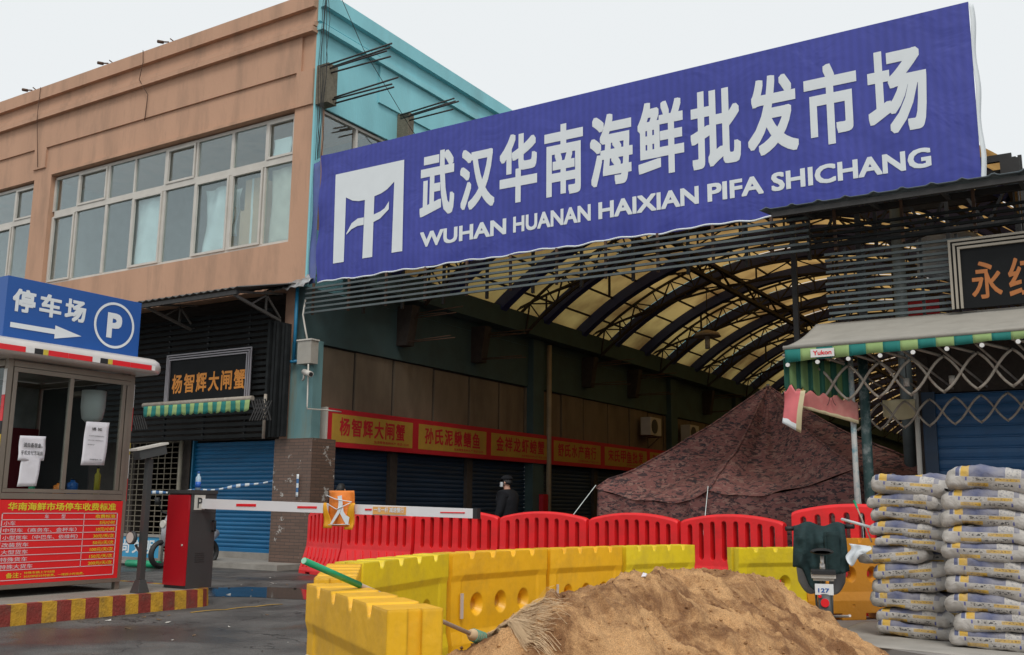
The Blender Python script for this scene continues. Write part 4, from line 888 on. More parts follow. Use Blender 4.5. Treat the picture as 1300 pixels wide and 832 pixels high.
# window: frames and two panes
wf = MB(); z0, z1 = 1.285, 2.615
wf.box((bx1 - .03, by0 + .065, z0), (bx1 + .012, by1 - .065, z0 + .04)); wf.box((bx1 - .03, by0 + .065, z1 - .05), (bx1 + .012, by1 - .065, z1))
for y in (by0 + .065, 6.79, by1 - .17, by1 - .11): wf.box((bx1 - .025, y, z0 + .041), (bx1 + .015, y + .045, z1 - .051))
wo = wf.build('sliding_window', M_STEEL, BT)
for a, c in ((6.16, 6.79), (6.84, 7.48)): q = MB(); q.box((bx1 - .012, a, z0 + .04), (bx1 - .006, c, z1 - .05)); q.build('pane', M_BGLASS, wo)
q = MB(); q.box((bx0 + .7, by0 + .008, 1.3), (bx1 - .08, by0 + .014, 2.6)); q.build('side_pane', M_BGLASS, BT)
# warning tape on the near side post, far corner tape
for y, s in ((by0 - .006, -1), (by1 + .006, 1)):
    for i in range(16):
        q = MB(); z = .35 + i * .14; q.box((bx1 - .055, y - .003, z), (bx1 - .004, y + .003, z + .138)); q.build('warning_tape', (M_REDT, M_WHITE, M_YELP, M_BLK)[[0, 0, 1, 1, 2, 3][i % 6]], BT)
# roof with rounded rim and red white strip
RX0, RX1, RY0, RY1 = -12.3, -9.84, 5.55, 7.86
def rim_path(inset, z):
    r_ = .16; pts = []
    for cx, cy, a0 in ((RX1 - r_, RY1 - r_, 0), (RX0 + r_, RY1 - r_, 90), (RX0 + r_, RY0 + r_, 180), (RX1 - r_, RY0 + r_, 270)):
        for k in range(6): t = R(a0 + k * 18); pts.append((cx + (r_ - inset) * math.cos(t), cy + (r_ - inset) * math.sin(t), z))
    return pts
prof = [(.10, 2.700), (.02, 2.715), (.0, 2.745), (.0, 2.80), (.02, 2.85), (.07, 2.885), (.14, 2.90)]
q = MB(); rings = [rim_path(i, z) for i, z in prof]; n = len(rings[0]); o_ = len(q.v)
q.add([p_ for r_ in rings for p_ in r_], [(j * n + i, j * n + (i + 1) % n, (j + 1) * n + (i + 1) % n, (j + 1) * n + i) for j in range(len(rings) - 1) for i in range(n)] + [tuple(range(n))[::-1], tuple(range((len(rings) - 1) * n, len(rings) * n))], sm=True)
for i in (-1, -2): q.sm[i] = False
q.build('roof', M_STEELL, BT)
kinds = [M_REDT, M_WHITE, M_BLK, M_YELP, M_REDT, M_WHITE]
yy = RY0 + .2; i = 0; seq = [(.30, M_REDT), (.10, M_WHITE), (.10, M_BLK), (.06, M_YELP), (.24, M_REDT)]
while yy < RY1 - .2:
    l_, mm = seq[i % 5]; l_ = min(l_, RY1 - .16 - yy); q = MB(); q.box((RX1 - .003, yy, 2.742), (RX1 + .003, yy + l_ - .004, 2.80)); q.build('reflective_strip', mm, BT); yy += l_; i += 1
# P sign on the roof
PS = thing('parking_sign', (-10.3, 6.8, 2.9), 'blue parking sign box with white arrow and circled P on the booth roof', 'sign')
q = MB(); q.box((-10.45, 5.95, 2.902), (-10.13, 7.66, 3.59)); q.build('sign_box', mat('blue_sign_face', (.010, .085, .34), .4, var=.04, bevel=.01), PS)
YU = (0, 1, 0); px_ = -10.13
for ch, y0 in (('停', 6.02), ('车', 6.335), ('场', 6.645)): text(ch, M_PRINT, PS, (px_, y0, 3.215), YU, Z3, .265, .255, .03, 'character')
q = MB(); q.add([(px_ + .005, y, z) for y, z in ((6.02, 3.035), (6.545, 3.035), (6.545, 3.09), (6.02, 3.09))], [(0, 1, 2, 3)]); q.add([(px_ + .005, y, z) for y, z in ((6.545, 2.985), (6.88, 3.06), (6.545, 3.135))], [(0, 1, 2)]); q.build('arrow', M_PRINT, PS)
q = MB(); cy_, cz_ = 7.30, 3.255
q.grid(lambda u, v: (px_ + .005, cy_ + (.245 + .03 * v) * math.cos(u * 2 * math.pi), cz_ + (.245 + .03 * v) * math.sin(u * 2 * math.pi)), 48, 1, closeu=True, sm=False); q.build('ring', M_PRINT, PS)
text('P', M_PRINT, PS, (px_, 7.20, 3.10), YU, Z3, .20, .30, .035, 'character')
# price board
PB = thing('price_board', (-10.1, 6.85, .3), 'red parking price board with yellow heading and white ruled table under the booth window', 'notice board')
bxp = -10.115
q = MB(); q.box((-10.135, 6.09, .33), (bxp, 7.60, 1.205)); q.build('board', M_REDP, PB)
q = MB(); q.box((-10.122, 6.05, .285), (bxp + .006, 7.64, .328)); q.box((-10.122, 7.602, .33), (bxp + .006, 7.64, 1.205)); q.build('board_frame', M_STEEL, PB)
text('华南海鲜市场停车收费标准', M_YELL, PB, (bxp, 6.19, 1.095), YU, Z3, 1.32, .085, .02, 'heading')
q = MB()
def rl(y0, z0, y1, z1): q.add([(bxp + .004, y0, z0), (bxp + .004, y1, z0), (bxp + .004, y1, z1), (bxp + .004, y0, z1)], [(0, 1, 2, 3)])
rows = [1.062, .995, .925, .850, .775, .700, .625, .550, .475]
for z in rows: rl(6.13, z, 7.54, z + .008)
rl(6.13, .375, 6.142, 1.07); rl(7.53, .375, 7.542, 1.07); rl(7.10, .475, 7.108, 1.07); rl(6.13, .37, 7.542, .378); q.build('ruled_table', M_PINKL, PB)
rtx = [('车', 6.62, .05, '收费标准', .26), ('小车', 6.16, .13, '5元/小时', .20), ('中型车（商务车、金杯车）', 6.16, .86, '10元/小时', .24), ('小型货车（中巴车、依维柯）', 6.16, .88, '30元/天/次', .27), ('改装货车', 6.16, .30, '50元/天/次', .27), ('大型货车', 6.16, .30, '100元/天/次', .30), ('特殊货车', 6.16, .30, '150元/天/次', .30), ('特殊大货车', 6.16, .37, '200元/天/次', .31)]
for i, (a, y, wd, c, wc) in enumerate(rtx):
    z = rows[i + 1] + .014; text(a, M_PINKL, PB, (bxp, y, z), YU, Z3, wd, .046, .012, 'row_lettering'); text(c, M_YELL, PB, (bxp, 7.51 - wc, z), YU, Z3, wc, .044, .012, 'price_lettering')
text('型', M_PINKL, PB, (bxp, 6.82, rows[1] + .014), YU, Z3, .05, .046, .012, 'row_lettering')
text('备注：', M_YELL, PB, (bxp, 6.24, .395), YU, Z3, .17, .055, .012, 'note_lettering')
text('特殊车辆上午时段', M_YELL, PB, (bxp, 6.44, .428), YU, Z3, .36, .026, .006, 'note_lettering'); text('30分钟后计时收费，一律按小时收费。', M_YELL, PB, (bxp, 6.44, .390), YU, Z3, .72, .028, .006, 'note_lettering')
# notices on the glass
def paper(y0, y1, z0, z1, lab, skew=0, lines=()):
    q = MB(); q.grid(lambda u, v: (bx1 + .018 + .006 * math.sin(u * 5 + v * 7), y0 + (y1 - y0) * u + skew * v, z0 + (z1 - z0) * v + .01 * u), 8, 8); o = q.build('paper_notice', M_PAPER, None, solid=.001, label=lab, cat='notice')
    for s, yy_, zz, ww, hh, b_ in lines: text(s, M_TEXT, o, (bx1 + .026, yy_, zz), YU, Z3, ww, hh, b_)
paper(6.245, 6.55, 1.62, 1.885, 'wide white notice with two black lines taped on the left booth pane', 0, (('请自备现金。', 6.29, 1.765, .22, .05, .01), ('手机支付无法出', 6.27, 1.685, .25, .045, .01)))
paper(6.265, 6.49, 1.345, 1.70, 'narrow blank paper sheet taped below the wide notice on the left booth pane', .03)
paper(7.0, 7.31, 1.60, 2.095, 'tall white paper notice with fine print on the right booth pane', .025, (('通 知', 7.10, 2.00, .13, .035, .01), ('市场停车管理暂停营业', 7.07, 1.93, .20, .014, .0), ('请各位商户按规定执行', 7.06, 1.88, .20, .014, .0), ('感谢配合', 7.06, 1.83, .09, .014, .0), ('市场管理处公告', 7.10, 1.66, .16, .018, .01)))
# things inside the booth
q = MB(); q.box((-11.98, 6.9, 1.25), (-11.9, 7.6, 2.1)); q.build('red_notice_panel', mat('dark_red_board', (.20, .012, .02), .6), None, label='dark red panel on the inner wall of the booth', cat='panel')
T = thing('water_heater', (-10.6, 7.4, 2.2), 'white rounded appliance hanging inside the booth behind the right pane', 'appliance'); q = MB(); q.tube([(-10.5, 7.37, 2.12), (-10.5, 7.37, 2.17), (-10.5, 7.37, 2.30), (-10.5, 7.37, 2.5)], [.07, .12, .14, .14], 16); q.build('casing', M_WHITE, T); q = MB(); q.box((-10.9, 7.3, 2.44), (-10.5, 7.44, 2.5)); q.build('bracket', M_STEEL, T)
T = thing('counter', (-10.6, 6.8, 1.2), 'counter inside the booth behind the sliding windows', 'counter'); q = MB(); q.box((-10.75, 6.12, 1.24), (-10.22, 7.58, 1.28)); q.build('counter_top', M_GATED, T); q = MB(); q.box((-10.7, 6.2, .4), (-10.65, 7.5, 1.24)); q.build('support', M_DARK, T)
for y, z, mm, lab, r_ in ((7.44, .30, M_YELP, 'yellow bottle standing on the booth counter behind the right pane', .035), (6.62, .09, M_GRN, 'small green item on the booth counter at the left pane', .035), (6.95, .12, M_ORB, 'orange pack on the booth counter', .06), (7.12, .16, M_BLUEP, 'blue pack on the booth counter beside the orange pack', .06)):
    T = thing('counter_item', (-10.4, y, 1.28), lab, 'bottle' if z > .2 else 'pack'); q = MB(); q.tube([(-10.4, y, 1.28), (-10.4, y, 1.28 + z * .75), (-10.4, y, 1.28 + z * .85), (-10.4, y, 1.28 + z)], [r_, r_, r_ * .45, r_ * .4], 10); q.build('body', mm, T); q = MB(); q.tube([(-10.4, y, 1.28 + z), (-10.4, y, 1.30 + z)], r_ * .45, 8); q.build('cap', M_BLK, T)

# plate camera pole
T = thing('camera_pole', (-9.57, 7.5, .2), 'dark grey pole with a white number plate camera and a round lamp', 'camera pole')
q = MB(); a, c, h = .075, .04, .14; x, y = -9.57, 7.5
q.hexa([(x - a, y - a, .2), (x + a, y - a, .2), (x + a, y + a, .2), (x - a, y + a, .2), (x - c, y - c, .2 + h), (x + c, y - c, .2 + h), (x + c, y + c, .2 + h), (x - c, y + c, .2 + h)]); q.build('base', M_GATED, T)
q = MB(); q.box((x - .033, y - .033, .34), (x + .033, y + .033, 1.68)); q.build('post', M_GATED, T)
q = MB(); q.beam((x - .02, y - .16, 1.72), (x + .03, y + .16, 1.80), .15, .11); q.build('camera_housing', M_GATED, T)
q = MB(); q.beam((x - .023, y - .21, 1.774), (x + .03, y + .17, 1.868), .18, .025); q.build('sun_hood', M_FRAME, T)
q = MB(); q.tube([(x - .02, y, 1.66), (x, y, 1.73)], .03, 8); q.build('swivel', M_GATED, T)
q = MB(); q.tube([(x - .09, y - .07, .80), (x - .09, y - .11, .80)], .075, 18); q.tube([(x - .09, y - .03, .72), (x - .03, y, .62), (x, y, .7)], .015, 6); o = q.build('lamp', M_GATED, T); q = MB(); q.tube([(x - .09, y - .11, .80), (x - .09, y - .115, .80)], .06, 18); q.build('lamp_lens', M_FRAME, o)

# boom gate
GT = thing('boom_gate', (-9.73, 8.3, .2), 'parking boom gate with red door, charcoal cabinet and long white arm', 'boom gate')
gx0, gx1, gy0, gy1 = -9.93, -9.54, 8.10, 8.50
q = MB(); q.box((gx0, gy0 + .02, .2), (gx1, gy1, 1.30)); q.box((gx0 - .006, gy0 - .012, 1.30), (gx1 + .008, gy1 + .01, 1.345)); q.build('cabinet', M_GATED, GT)
q = MB(); q.box((gx0 + .005, gy0 - .008, .235), (gx1 - .012, gy0 + .018, 1.285)); dr = q.build('door', M_GATER, GT); q = MB(); q.tube([(gx1 - .08, gy0 - .008, .7), (gx1 - .08, gy0 - .016, .7)], .012, 8); q.build('lock', M_FRAME, dr)
q = MB()
for i in range(5): q.box((gx1, 8.22, .50 + i * .025), (gx1 + .004, 8.36, .508 + i * .025))
q.box((gx1, gy0 + .04, 1.075), (gx1 + .002, gy1, 1.08)); q.build('vent', M_DARK, GT)
q = MB(); q.box((gx1 + .0, 8.16, 1.11), (gx1 + .006, 8.32, 1.285)); pp = q.build('plate', M_FRAME, GT); text('P', M_TEXT, pp, (gx1 + .006, 8.205, 1.135), YU, Z3, .07, .12, .01)
q = MB(); q.tube([(gx1, 8.46, .86), (gx1 + .05, 8.46, .86), (gx1 + .05, 8.46, .98), (gx1, 8.46, .98)], .012, 6); q.build('cable_loop', M_BLK, GT)
AZ = 1.19
am = MB(); am.hexa([(-9.62, 8.27, 1.125), (-5.6, 8.27, 1.07), (-5.6, 8.32, 1.07), (-9.62, 8.32, 1.125), (-9.62, 8.27, 1.245), (-5.6, 8.27, 1.165), (-5.6, 8.32, 1.165), (-9.62, 8.32, 1.245)]); arm = am.build('arm', M_ALU, GT)
def az(x): t = (x + 9.62) / 4.02; return (1.125 + (1.07 - 1.125) * t, 1.245 + (1.165 - 1.245) * t)
for a, c in ((-8.94, -8.62), (-7.97, -7.68), (-6.99, -6.90), (-6.0, -5.70)):
    lo, hi = az((a + c) / 2); q = MB(); q.box((a, 8.264, lo + .045), (c, 8.27, hi - .040)); q.build('reflector', M_REDT, arm)
q = MB(); q.box((-5.602, 8.264, 1.066), (-5.55, 8.326, 1.170)); q.build('end_cap', M_BLK, arm)
q = MB(); lo, hi = az(-6.65); q.box((-6.88, 8.262, lo + .01), (-6.44, 8.269, hi - .012)); lb = q.build('label_strip', mat('orange_label_strip', (.70, .36, .10), .5), arm); text('一车一杆 减速慢行', M_PRINT, lb, (-6.86, 8.262, lo + .03), X3, Z3, .40, .055, .015)
# orange printed sheet wrapped round the arm
T = thing('orange_sheet', (-7.3, 8.25, .95), 'orange printed plastic sheet with a white figure tied round the boom arm', 'plastic sheet')
q = MB(); q.grid(lambda u, v: (-7.49 + .37 * u + .006 * math.sin(v * 9), 8.235 + .02 * math.sin(u * 7 + v * 3), .96 + .38 * v), 14, 14); q.build('sheet', M_ORB, T, solid=.003)
q = MB(); q.grid(lambda u, v: (-7.54 + .13 * u * (1 - .7 * v), 8.225 + .012 * math.sin(v * 6), .94 + .27 * v), 5, 8); q.build('side_strip', M_AMB, T, solid=.003); q = MB(); q.grid(lambda u, v: (-7.09 - .12 * u * (1 - .4 * v) - .03 * (1 - v), 8.222 + .012 * math.sin(v * 6), .93 + .28 * v), 5, 8); q.build('side_strip', M_AMB, T, solid=.003)
q = MB(); yy = 8.205
for pl in ([(-7.42, .985), (-7.385, .985), (-7.29, 1.10), (-7.25, 1.20), (-7.27, 1.29), (-7.33, 1.28), (-7.31, 1.22), (-7.32, 1.13)], [(-7.285, 1.10), (-7.20, .985), (-7.165, .98), (-7.15, 1.06), (-7.20, 1.08), (-7.235, 1.12), (-7.25, 1.19)]): q.add([(a, yy, c) for a, c in pl], [tuple(range(len(pl)))])
q.build('printed_figure', M_PRINT, T)
q = MB(); q.tube([(-7.49, 8.21, 1.29), (-7.36, 8.2, 1.25), (-7.13, 8.21, 1.22)], .005, 5); q.tube([(-7.48, 8.21, 1.20), (-7.33, 8.2, 1.14), (-7.14, 8.2, 1.21)], .005, 5); q.tube([(-7.45, 8.21, .975), (-7.15, 8.21, .985)], .004, 5); q.build('string', M_PRINT, T)
# bottle
T = thing('water_bottle', (-9.66, 8.3, 1.345), 'small plastic water bottle with blue cap on the gate cabinet', 'bottle')
q = MB(); x, y, z = -9.68, 8.32, 1.345; q.tube([(x, y, z), (x, y, z + .15), (x, y, z + .18), (x, y, z + .20)], [.032, .032, .015, .014], 12); q.build('body', mat('clear_bottle_plastic', (.42, .55, .66), .2), T); q = MB(); q.tube([(x, y, z + .03), (x, y, z + .10)], .0335, 12); q.build('label_band', mat('blue_bottle_label', (.02, .12, .5), .4), T); q = MB(); q.tube([(x, y, z + .20), (x, y, z + .225)], .017, 10); q.build('cap', M_BLUEP, T)
# barrier tape
q = MB(); q.grid(lambda u, v: (-17.9 + 4.75 * u, 14.0 - .12 * math.sin(u * 3), 1.36 + .37 * u - .10 * math.sin(math.pi * u) + (.05 + .02 * math.sin(u * 23)) * v), 80, 1, mfn=lambda i, j: (i // 2) % 2); q.grid(lambda u, v: (-13.42 + .06 * v, 13.86, 1.74 - .42 * u), 10, 1, mfn=lambda i, j: (i // 2) % 2)
q.build('barrier_tape', [M_PRINT, mat('blue_tape_print', (.05, .16, .36), .5)], None, solid=.002, label='blue and white barrier tape strung across the blue shutter', cat='tape')
q = MB(); q.grid(lambda u, v: (-8.98 + .15 * u + .02 * math.sin(u * 6) + .03 * v, 7.72 + 1.25 * u, .006 + .008 * abs(math.sin(u * 9))), 20, 1); q.build('strap', mat('yellow_strap', (.45, .27, .04), .7, var=.2), None, solid=.004, label='yellow packing strap lying on the road beside the island', cat='strap')
# civic sign board and parked scooter in front of the grille
T = thing('low_sign_board', (-16, 12.5, 0), 'low blue sign board with white characters standing before the grille', 'sign')
q = MB(); q.box((-17.4, 12.52, .17), (-15.5, 12.55, .55)); q.build('panel', mat('light_blue_board', (.04, .30, .52), .5, var=.08), T); q = MB(); q.box((-17.45, 12.5, .55), (-15.44, 12.56, .60)); q.box((-15.50, 12.5, .0), (-15.44, 12.56, .549)); q.box((-17.45, 12.5, .0), (-17.39, 12.56, .549)); q.box((-17.389, 12.5, .05), (-15.501, 12.56, .10)); q.build('frame', M_CONC, T)
for k, ch in enumerate('崇尚文明'): text(ch, M_PRINT, T, (-17.0 + k * .36, 12.52, .24), X3, Z3, .27, .25, .02, 'character')
T = thing('green_bundle', (-15.9, 12.3, 0), 'bright green rolled net lying below the low blue sign', 'net roll'); q = MB(); q.tube([(-16.1, 12.3, .07), (-15.3, 12.38, .07)], .065, 10); q.build('roll', M_GRN, T); q = MB(); q.tube([(-15.7, 12.34, .07), (-15.66, 12.345, .07)], .07, 10); q.build('tie', M_BLK, T)
T = thing('parked_scooter', (-15.35, 13.0, 0), 'parked motor scooter half hidden behind the red gate cabinet', 'scooter')
sx, sy = -15.25, 12.9
for dy, nm in ((-.55, 'wheel'), (.55, 'wheel')):
    q = MB(); q.grid(lambda u, v: (sx + .05 * math.cos(v * 2 * math.pi), sy + dy + (.21 + .05 * math.sin(v * 2 * math.pi)) * math.cos(u * 2 * math.pi), .26 + (.21 + .05 * math.sin(v * 2 * math.pi)) * math.sin(u * 2 * math.pi)), 20, 8); q.build(nm, M_BLK, T)
q = MB(); q.tube([(sx, sy - .50, .40), (sx, sy - .45, .75), (sx, sy - .38, .95)], [.06, .10, .07], 10); q.tube([(sx, sy - .3, .32), (sx, sy + .2, .30), (sx, sy + .5, .55), (sx, sy + .75, .62)], [.14, .15, .16, .07], 10); q.build('body', mat('silver_scooter_paint', (.35, .35, .37), .35, var=.2), T)
q = MB(); q.tube([(sx, sy - .05, .78), (sx, sy + .6, .80)], [.12, .10], 10); q.build('seat', M_BLK, T); q = MB(); q.tube([(sx - .33, sy - .33, 1.02), (sx, sy - .38, .97), (sx + .33, sy - .33, 1.02)], .018, 8); q.tube([(sx - .28, sy - .36, 1.02), (sx - .36, sy - .40, 1.22)], .01, 6); q.tube([(sx - .36, sy - .4, 1.15), (sx - .38, sy - .41, 1.28)], [.05, .05], 10); q.build('handlebar', M_BLK, T); q = MB(); q.tube([(sx, sy - .50, .80), (sx, sy - .56, .80)], .07, 12); q.build('headlight', M_FRAME, T)

# ================================================================== WATER BARRIERS
def cut(o, cutters):
    for c in cutters:
        md = o.modifiers.new('b', 'BOOLEAN'); md.operation = 'DIFFERENCE'; md.object = c; md.solver = 'EXACT'
    me = evaluated(o); mats = list(o.data.materials); kill(o)
    for c in cutters: kill(c)
    return me
def cutter(q):
    o = q.build('cutter', [M_DARK]); return o
def red_mesh():
    q = MB(); n = 30; ring = []
    prof = lambda zt: [(-.20, 0), (-.20, .06), (-.075, .46), (-.062, .60), (-.058, zt - .03), (-.035, zt), (.035, zt), (.058, zt - .03), (.062, .60), (.075, .46), (.20, .06), (.20, 0)]
    vs = []; m_ = 12
    for i in range(n + 1):
        x = -.745 + 1.49 * i / n; zt = 1.03 + .09 * (1 - (x / .745) ** 2)
        if abs(x) > .71: zt -= .012
        vs += [(x, y, z) for y, z in prof(zt)]
    fs = [(i * m_ + k, i * m_ + (k + 1) % m_, (i + 1) * m_ + (k + 1) % m_, (i + 1) * m_ + k) for i in range(n) for k in range(m_)]
    q.add(vs, fs + [tuple(range(m_)), tuple(range(n * m_, (n + 1) * m_))[::-1]])
    # chevron ribs on the sloped skirt
    body = q.build('barrier_shell', [M_RED])
    c = MB()
    for i in range(8):
        x = -.60 + i * .1715; zt = .955 + .075 * (1 - (x / .745) ** 2); r_ = .036; zb = .53; pl = []
        for k in range(7): t = math.pi * k / 6; pl.append((x + r_ * math.cos(t), -.3, zt - r_ + r_ * math.sin(t)))
        for k in range(7): t = math.pi + math.pi * k / 6; pl.append((x + r_ * math.cos(t), -.3, zb + r_ + r_ * math.sin(t)))
        c.prism(pl, (0, .6, 0))
    for x in (-.45, .25): c.box((x, -.3, -.02), (x + .2, .3, .035))
    me = cut(body, [cutter(c)])
    r_ = MB()
    for s in (-1, 1):
        for i in range(8):
            x = -.62 + i * .1715
            def yp(z): return s * (.20 + (z - .06) / .40 * (.075 - .20) + .004)
            for (xa, za), (xb, zb) in (((x, .44), (x + .055, .28)), ((x + .055, .28), (x, .12))):
                a, b_ = Vector((xa, yp(za), za)), Vector((xb, yp(zb), zb)); r_.beam(a, b_, .022, .022, upv=(0, s, .3))
    rb = r_.mesh('rib', M_RED)
    return me, rb
RM, RRB = red_mesh()
def yellow_mesh(mt, name):
    L_ = .675; q = MB()
    prof = [(-.17, 0), (-.17, .20), (-.125, .29), (-.125, .645), (-.155, .69), (-.155, .85), (.155, .85), (.155, .69), (.125, .645), (.125, .29), (.17, .20), (.17, 0)]; m_ = 12
    vs = []; xs = [-L_, -L_ + .12, -L_ + .15, L_ - .15, L_ - .12, L_]
    for k, x in enumerate(xs):
        e = k in (0, 1, 4, 5); p2 = [(-.17, 0), (-.17, .20), (-.137, .29), (-.137, .645), (-.155, .69), (-.155, .85), (.155, .85), (.155, .69), (.137, .645), (.137, .29), (.17, .20), (.17, 0)] if e else prof
        vs += [(x, y, z) for y, z in p2]
    fs = [(i * m_ + k, i * m_ + (k + 1) % m_, (i + 1) * m_ + (k + 1) % m_, (i + 1) * m_ + k) for i in range(5) for k in range(m_)]
    q.add(vs, fs + [tuple(range(m_)), tuple(range(5 * m_, 6 * m_))[::-1]]); body = q.build('barrier_shell', [mt])
    c = MB()
    for x in (-.43, -.145, .145, .43):                       # grooves across the top, deeper notches at the edges
        c.prism([(x - .075, -.3, .87), (x - .03, -.3, .838), (x + .035, -.3, .838), (x + .06, -.3, .87)], (0, .6, 0))
    c2 = MB()
    for x in (-.43, -.145, .145, .43):
        for s in (-1, 1):
            y0, y1 = s * .2, s * .075
            c2.hexa([(x - .018, y0, .79), (x + .022, y0, .79), (x + .022, y1, .83), (x - .018, y1, .83), (x - .065, y0, .9), (x + .06, y0, .9), (x + .06, y1, .9), (x - .065, y1, .9)] if s < 0 else
                    [(x - .018, y1, .83), (x + .022, y1, .83), (x + .022, y0, .79), (x - .018, y0, .79), (x - .065, y1, .9), (x + .06, y1, .9), (x + .06, y0, .9), (x - .065, y0, .9)])
    c3 = MB(); c4 = MB()
    for x in (-.33, 0, .33):
        c3.tube([(x, -.3, .47), (x, .3, .47)], .045, 20, sm=False)
        for s in (-1, 1): c4.tube([(x, s * .2, .47), (x, s * .125, .47), (x, s * .05, .47)], [.10, .085, .047], 24, sm=False)
    c5 = MB(); c5.box((-.40, -.3, -.03), (-.18, .3, .07)); c5.box((.18, -.3, -.03), (.40, .3, .07)); c5.box((-.02, -.3, .135), (.02, -.164, .16)); c5.box((L_ - .02, -.04, -.1), (L_ + .1, .04, .9)); c5.box((-L_ - .1, -.04, -.1), (-L_ + .02, .04, .9))
    me = cut(body, [cutter(x) for x in (c, c2, c3, c4, c5)]); return me
YM1 = yellow_mesh(M_YEL, 'a'); YM2 = YM1.copy(); YM2.materials[0] = M_YEL2; YM3 = YM1.copy(); YM3.materials[0] = M_ORG
def place(me, name, p0, p1, L_, z, label, cat, group, parts=()):
    a, b_ = Vector((*p0, 0)), Vector((*p1, 0)); c = (a + b_) / 2; d = b_ - a
    o = thing(name, (c.x, c.y, z), label, cat, group, local=True); o.rotation_euler.z = math.atan2(d.y, d.x); o.scale = (1, 1, 1)
    s = link('shell', me, o); s.scale.x = d.length / L_
    for nm, m2 in parts: t = link(nm, m2, o); t.scale.x = s.scale.x
    return o
RG = 'red water barriers across the hall entrance'
reds = [((-12.50, 13.32), (-11.40, 12.98)), ((-11.34, 12.92), (-9.84, 12.86)), ((-9.80, 12.88), (-8.26, 12.92)), ((-8.22, 12.92), (-6.66, 12.76)), ((-6.62, 12.76), (-5.20, 12.58)), ((-5.16, 12.58), (-3.72, 12.36)), ((-3.42, 11.66), (-2.0, 11.66))]
rl_ = ['red water barrier standing against the tiled pier, leftmost of the row', 'red water barrier behind the orange sheet on the boom arm', 'red water barrier behind the free tip of the boom arm', 'red water barrier just right of the boom tip, below the masked man',
       'red water barrier in front of the left corner of the camouflage tent', 'red water barrier seen in the gap between the yellow barriers', 'red water barrier raised higher than the others, behind the jacket on the bike']
for i, ((a, b_), lb) in enumerate(zip(reds, rl_)):
    o = place(RM, 'red_barrier', a, b_, 1.5, .06 if i == 6 else 0, lb, 'barrier', RG, (('chevron_rib', RRB),))
    if i == 6: o.scale.z = 1.07
YG = 'yellow water barriers round the sand pile'
tape = MB(); tape.box((-.575, -.176, .38), (-.545, -.158, .56)); tape.box((-.575, .158, .38), (-.545, .176, .56))
TM = tape.mesh('reflective_tape', M_REFL)
TH = .20
def off(p0, p1, side):                        # centre line from a measured top edge; side +1: barrier lies left of the edge
    a, b_ = Vector(p0), Vector(p1); d = (b_ - a).normalized(); n_ = Vector((-d.y, d.x)) * side * TH / 2; return tuple(a + n_), tuple(b_ + n_)
yel = [((-3.16, 3.36), (-2.17, 2.70), 1, YM1, 'nearest yellow water barrier, lower left, under the broom handle', 0, 1),
       ((-3.20, 3.74), (-3.95, 4.66), 1, YM1, 'yellow water barrier at the bend, crossed by the green broom grip', 0, 1),
       ((-4.00, 4.74), (-4.29, 6.03), 1, YM2, 'greenish yellow water barrier just past the bend, toward the hall', 0, 1),
       ((-4.29, 6.08), (-4.17, 7.26), 1, YM1, 'yellow water barrier left of the sand pile with three open holes', 0, 1),
       ((-4.17, 7.31), (-3.93, 8.18), 1, YM1, 'yellow water barrier behind the left shoulder of the sand pile', 0, 1),
       ((-3.92, 8.24), (-3.60, 9.07), 1, YM2, 'lemon yellow water barrier at the far end, left of the gap', 0, 1),
       ((-3.47, 9.92), (-2.80, 10.85), 1, YM2, 'lemon yellow water barrier right of the gap, behind the parked bike', 0, .94),
       ((-2.98, 10.60), (-2.25, 11.35), 1, YM3, 'dark amber water barrier between bike and cement bags', .06, .98)]
for a, b_, sd2, me, lb, zb, zs2 in yel:
    a, b_ = off(a, b_, sd2); o = place(me, 'yellow_barrier', a, b_, 1.35, zb, lb, 'barrier', YG, (('reflective_tape', TM),)); o.scale.y = TH / .31; o.scale.z = zs2

BP0, BP2 = Vector((-2.765, 2.919, 0.981)), Vector((-2.956, 4.378, 0.545))
# ================================================================== SAND PILE
def sand(x, y):
    # ridge line through three points, slopes at the angle of repose
    p_ = Vector((x, y)); base = -1; dist = 9; PR = ((-2.68, 4.74, .715), (-2.66, 6.09, .80), (-2.47, 7.40, .705))
    for a, c in zip(PR, PR[1:]):
        A = Vector(a[:2]); d = Vector(c[:2]) - A; t = max(0, min(1, (p_ - A).dot(d) / d.length_squared)); di = (p_ - (A + d * t)).length
        base = max(base, a[2] + (c[2] - a[2]) * t - .64 * max(0, di - .12) - .05 * min(di, .5)); dist = min(dist, di)
    n1 = noise.fractal(Vector((x * 1.3, y * 1.3, 1)), 1, 2, 4) * .06 + noise.fractal(Vector((x * 4, y * 4, 4)), .55, 2, 7) * .042
    rill = abs(noise.noise(Vector((x * 3.2 - y * 2, x * 1.2 + y * 1.6, 7)))) * .10
    clod = max(0, noise.noise(Vector((x * 11, y * 11, 2))) - .2) * .09 * (1 if noise.noise(Vector((x * 1.5, y * 1.5, 9))) > -.05 else .25) + max(0, noise.noise(Vector((x * 26, y * 26, 5))) - .3) * .03
    foot = .07 * math.exp(-max(0, dist - 1.1) * 2)
    z = max(base, -.4) + (n1 - rill + clod) * max(.25, min(1, (base + .35) * 1.6))
    return max(z, foot - .055 + n1 * .25)
SP = thing('sand_pile', (-2.7, 6.5, 0), 'large heap of damp brown building sand in front of the barriers', 'sand pile')
q = MB(); q.grid(lambda u, v: (-5.2 + 5.4 * u, 4.0 + 5.6 * v, sand(-5.2 + 5.4 * u, 4.0 + 5.6 * v)), 460, 460); q.build('heap', M_SAND, SP)
q = MB()
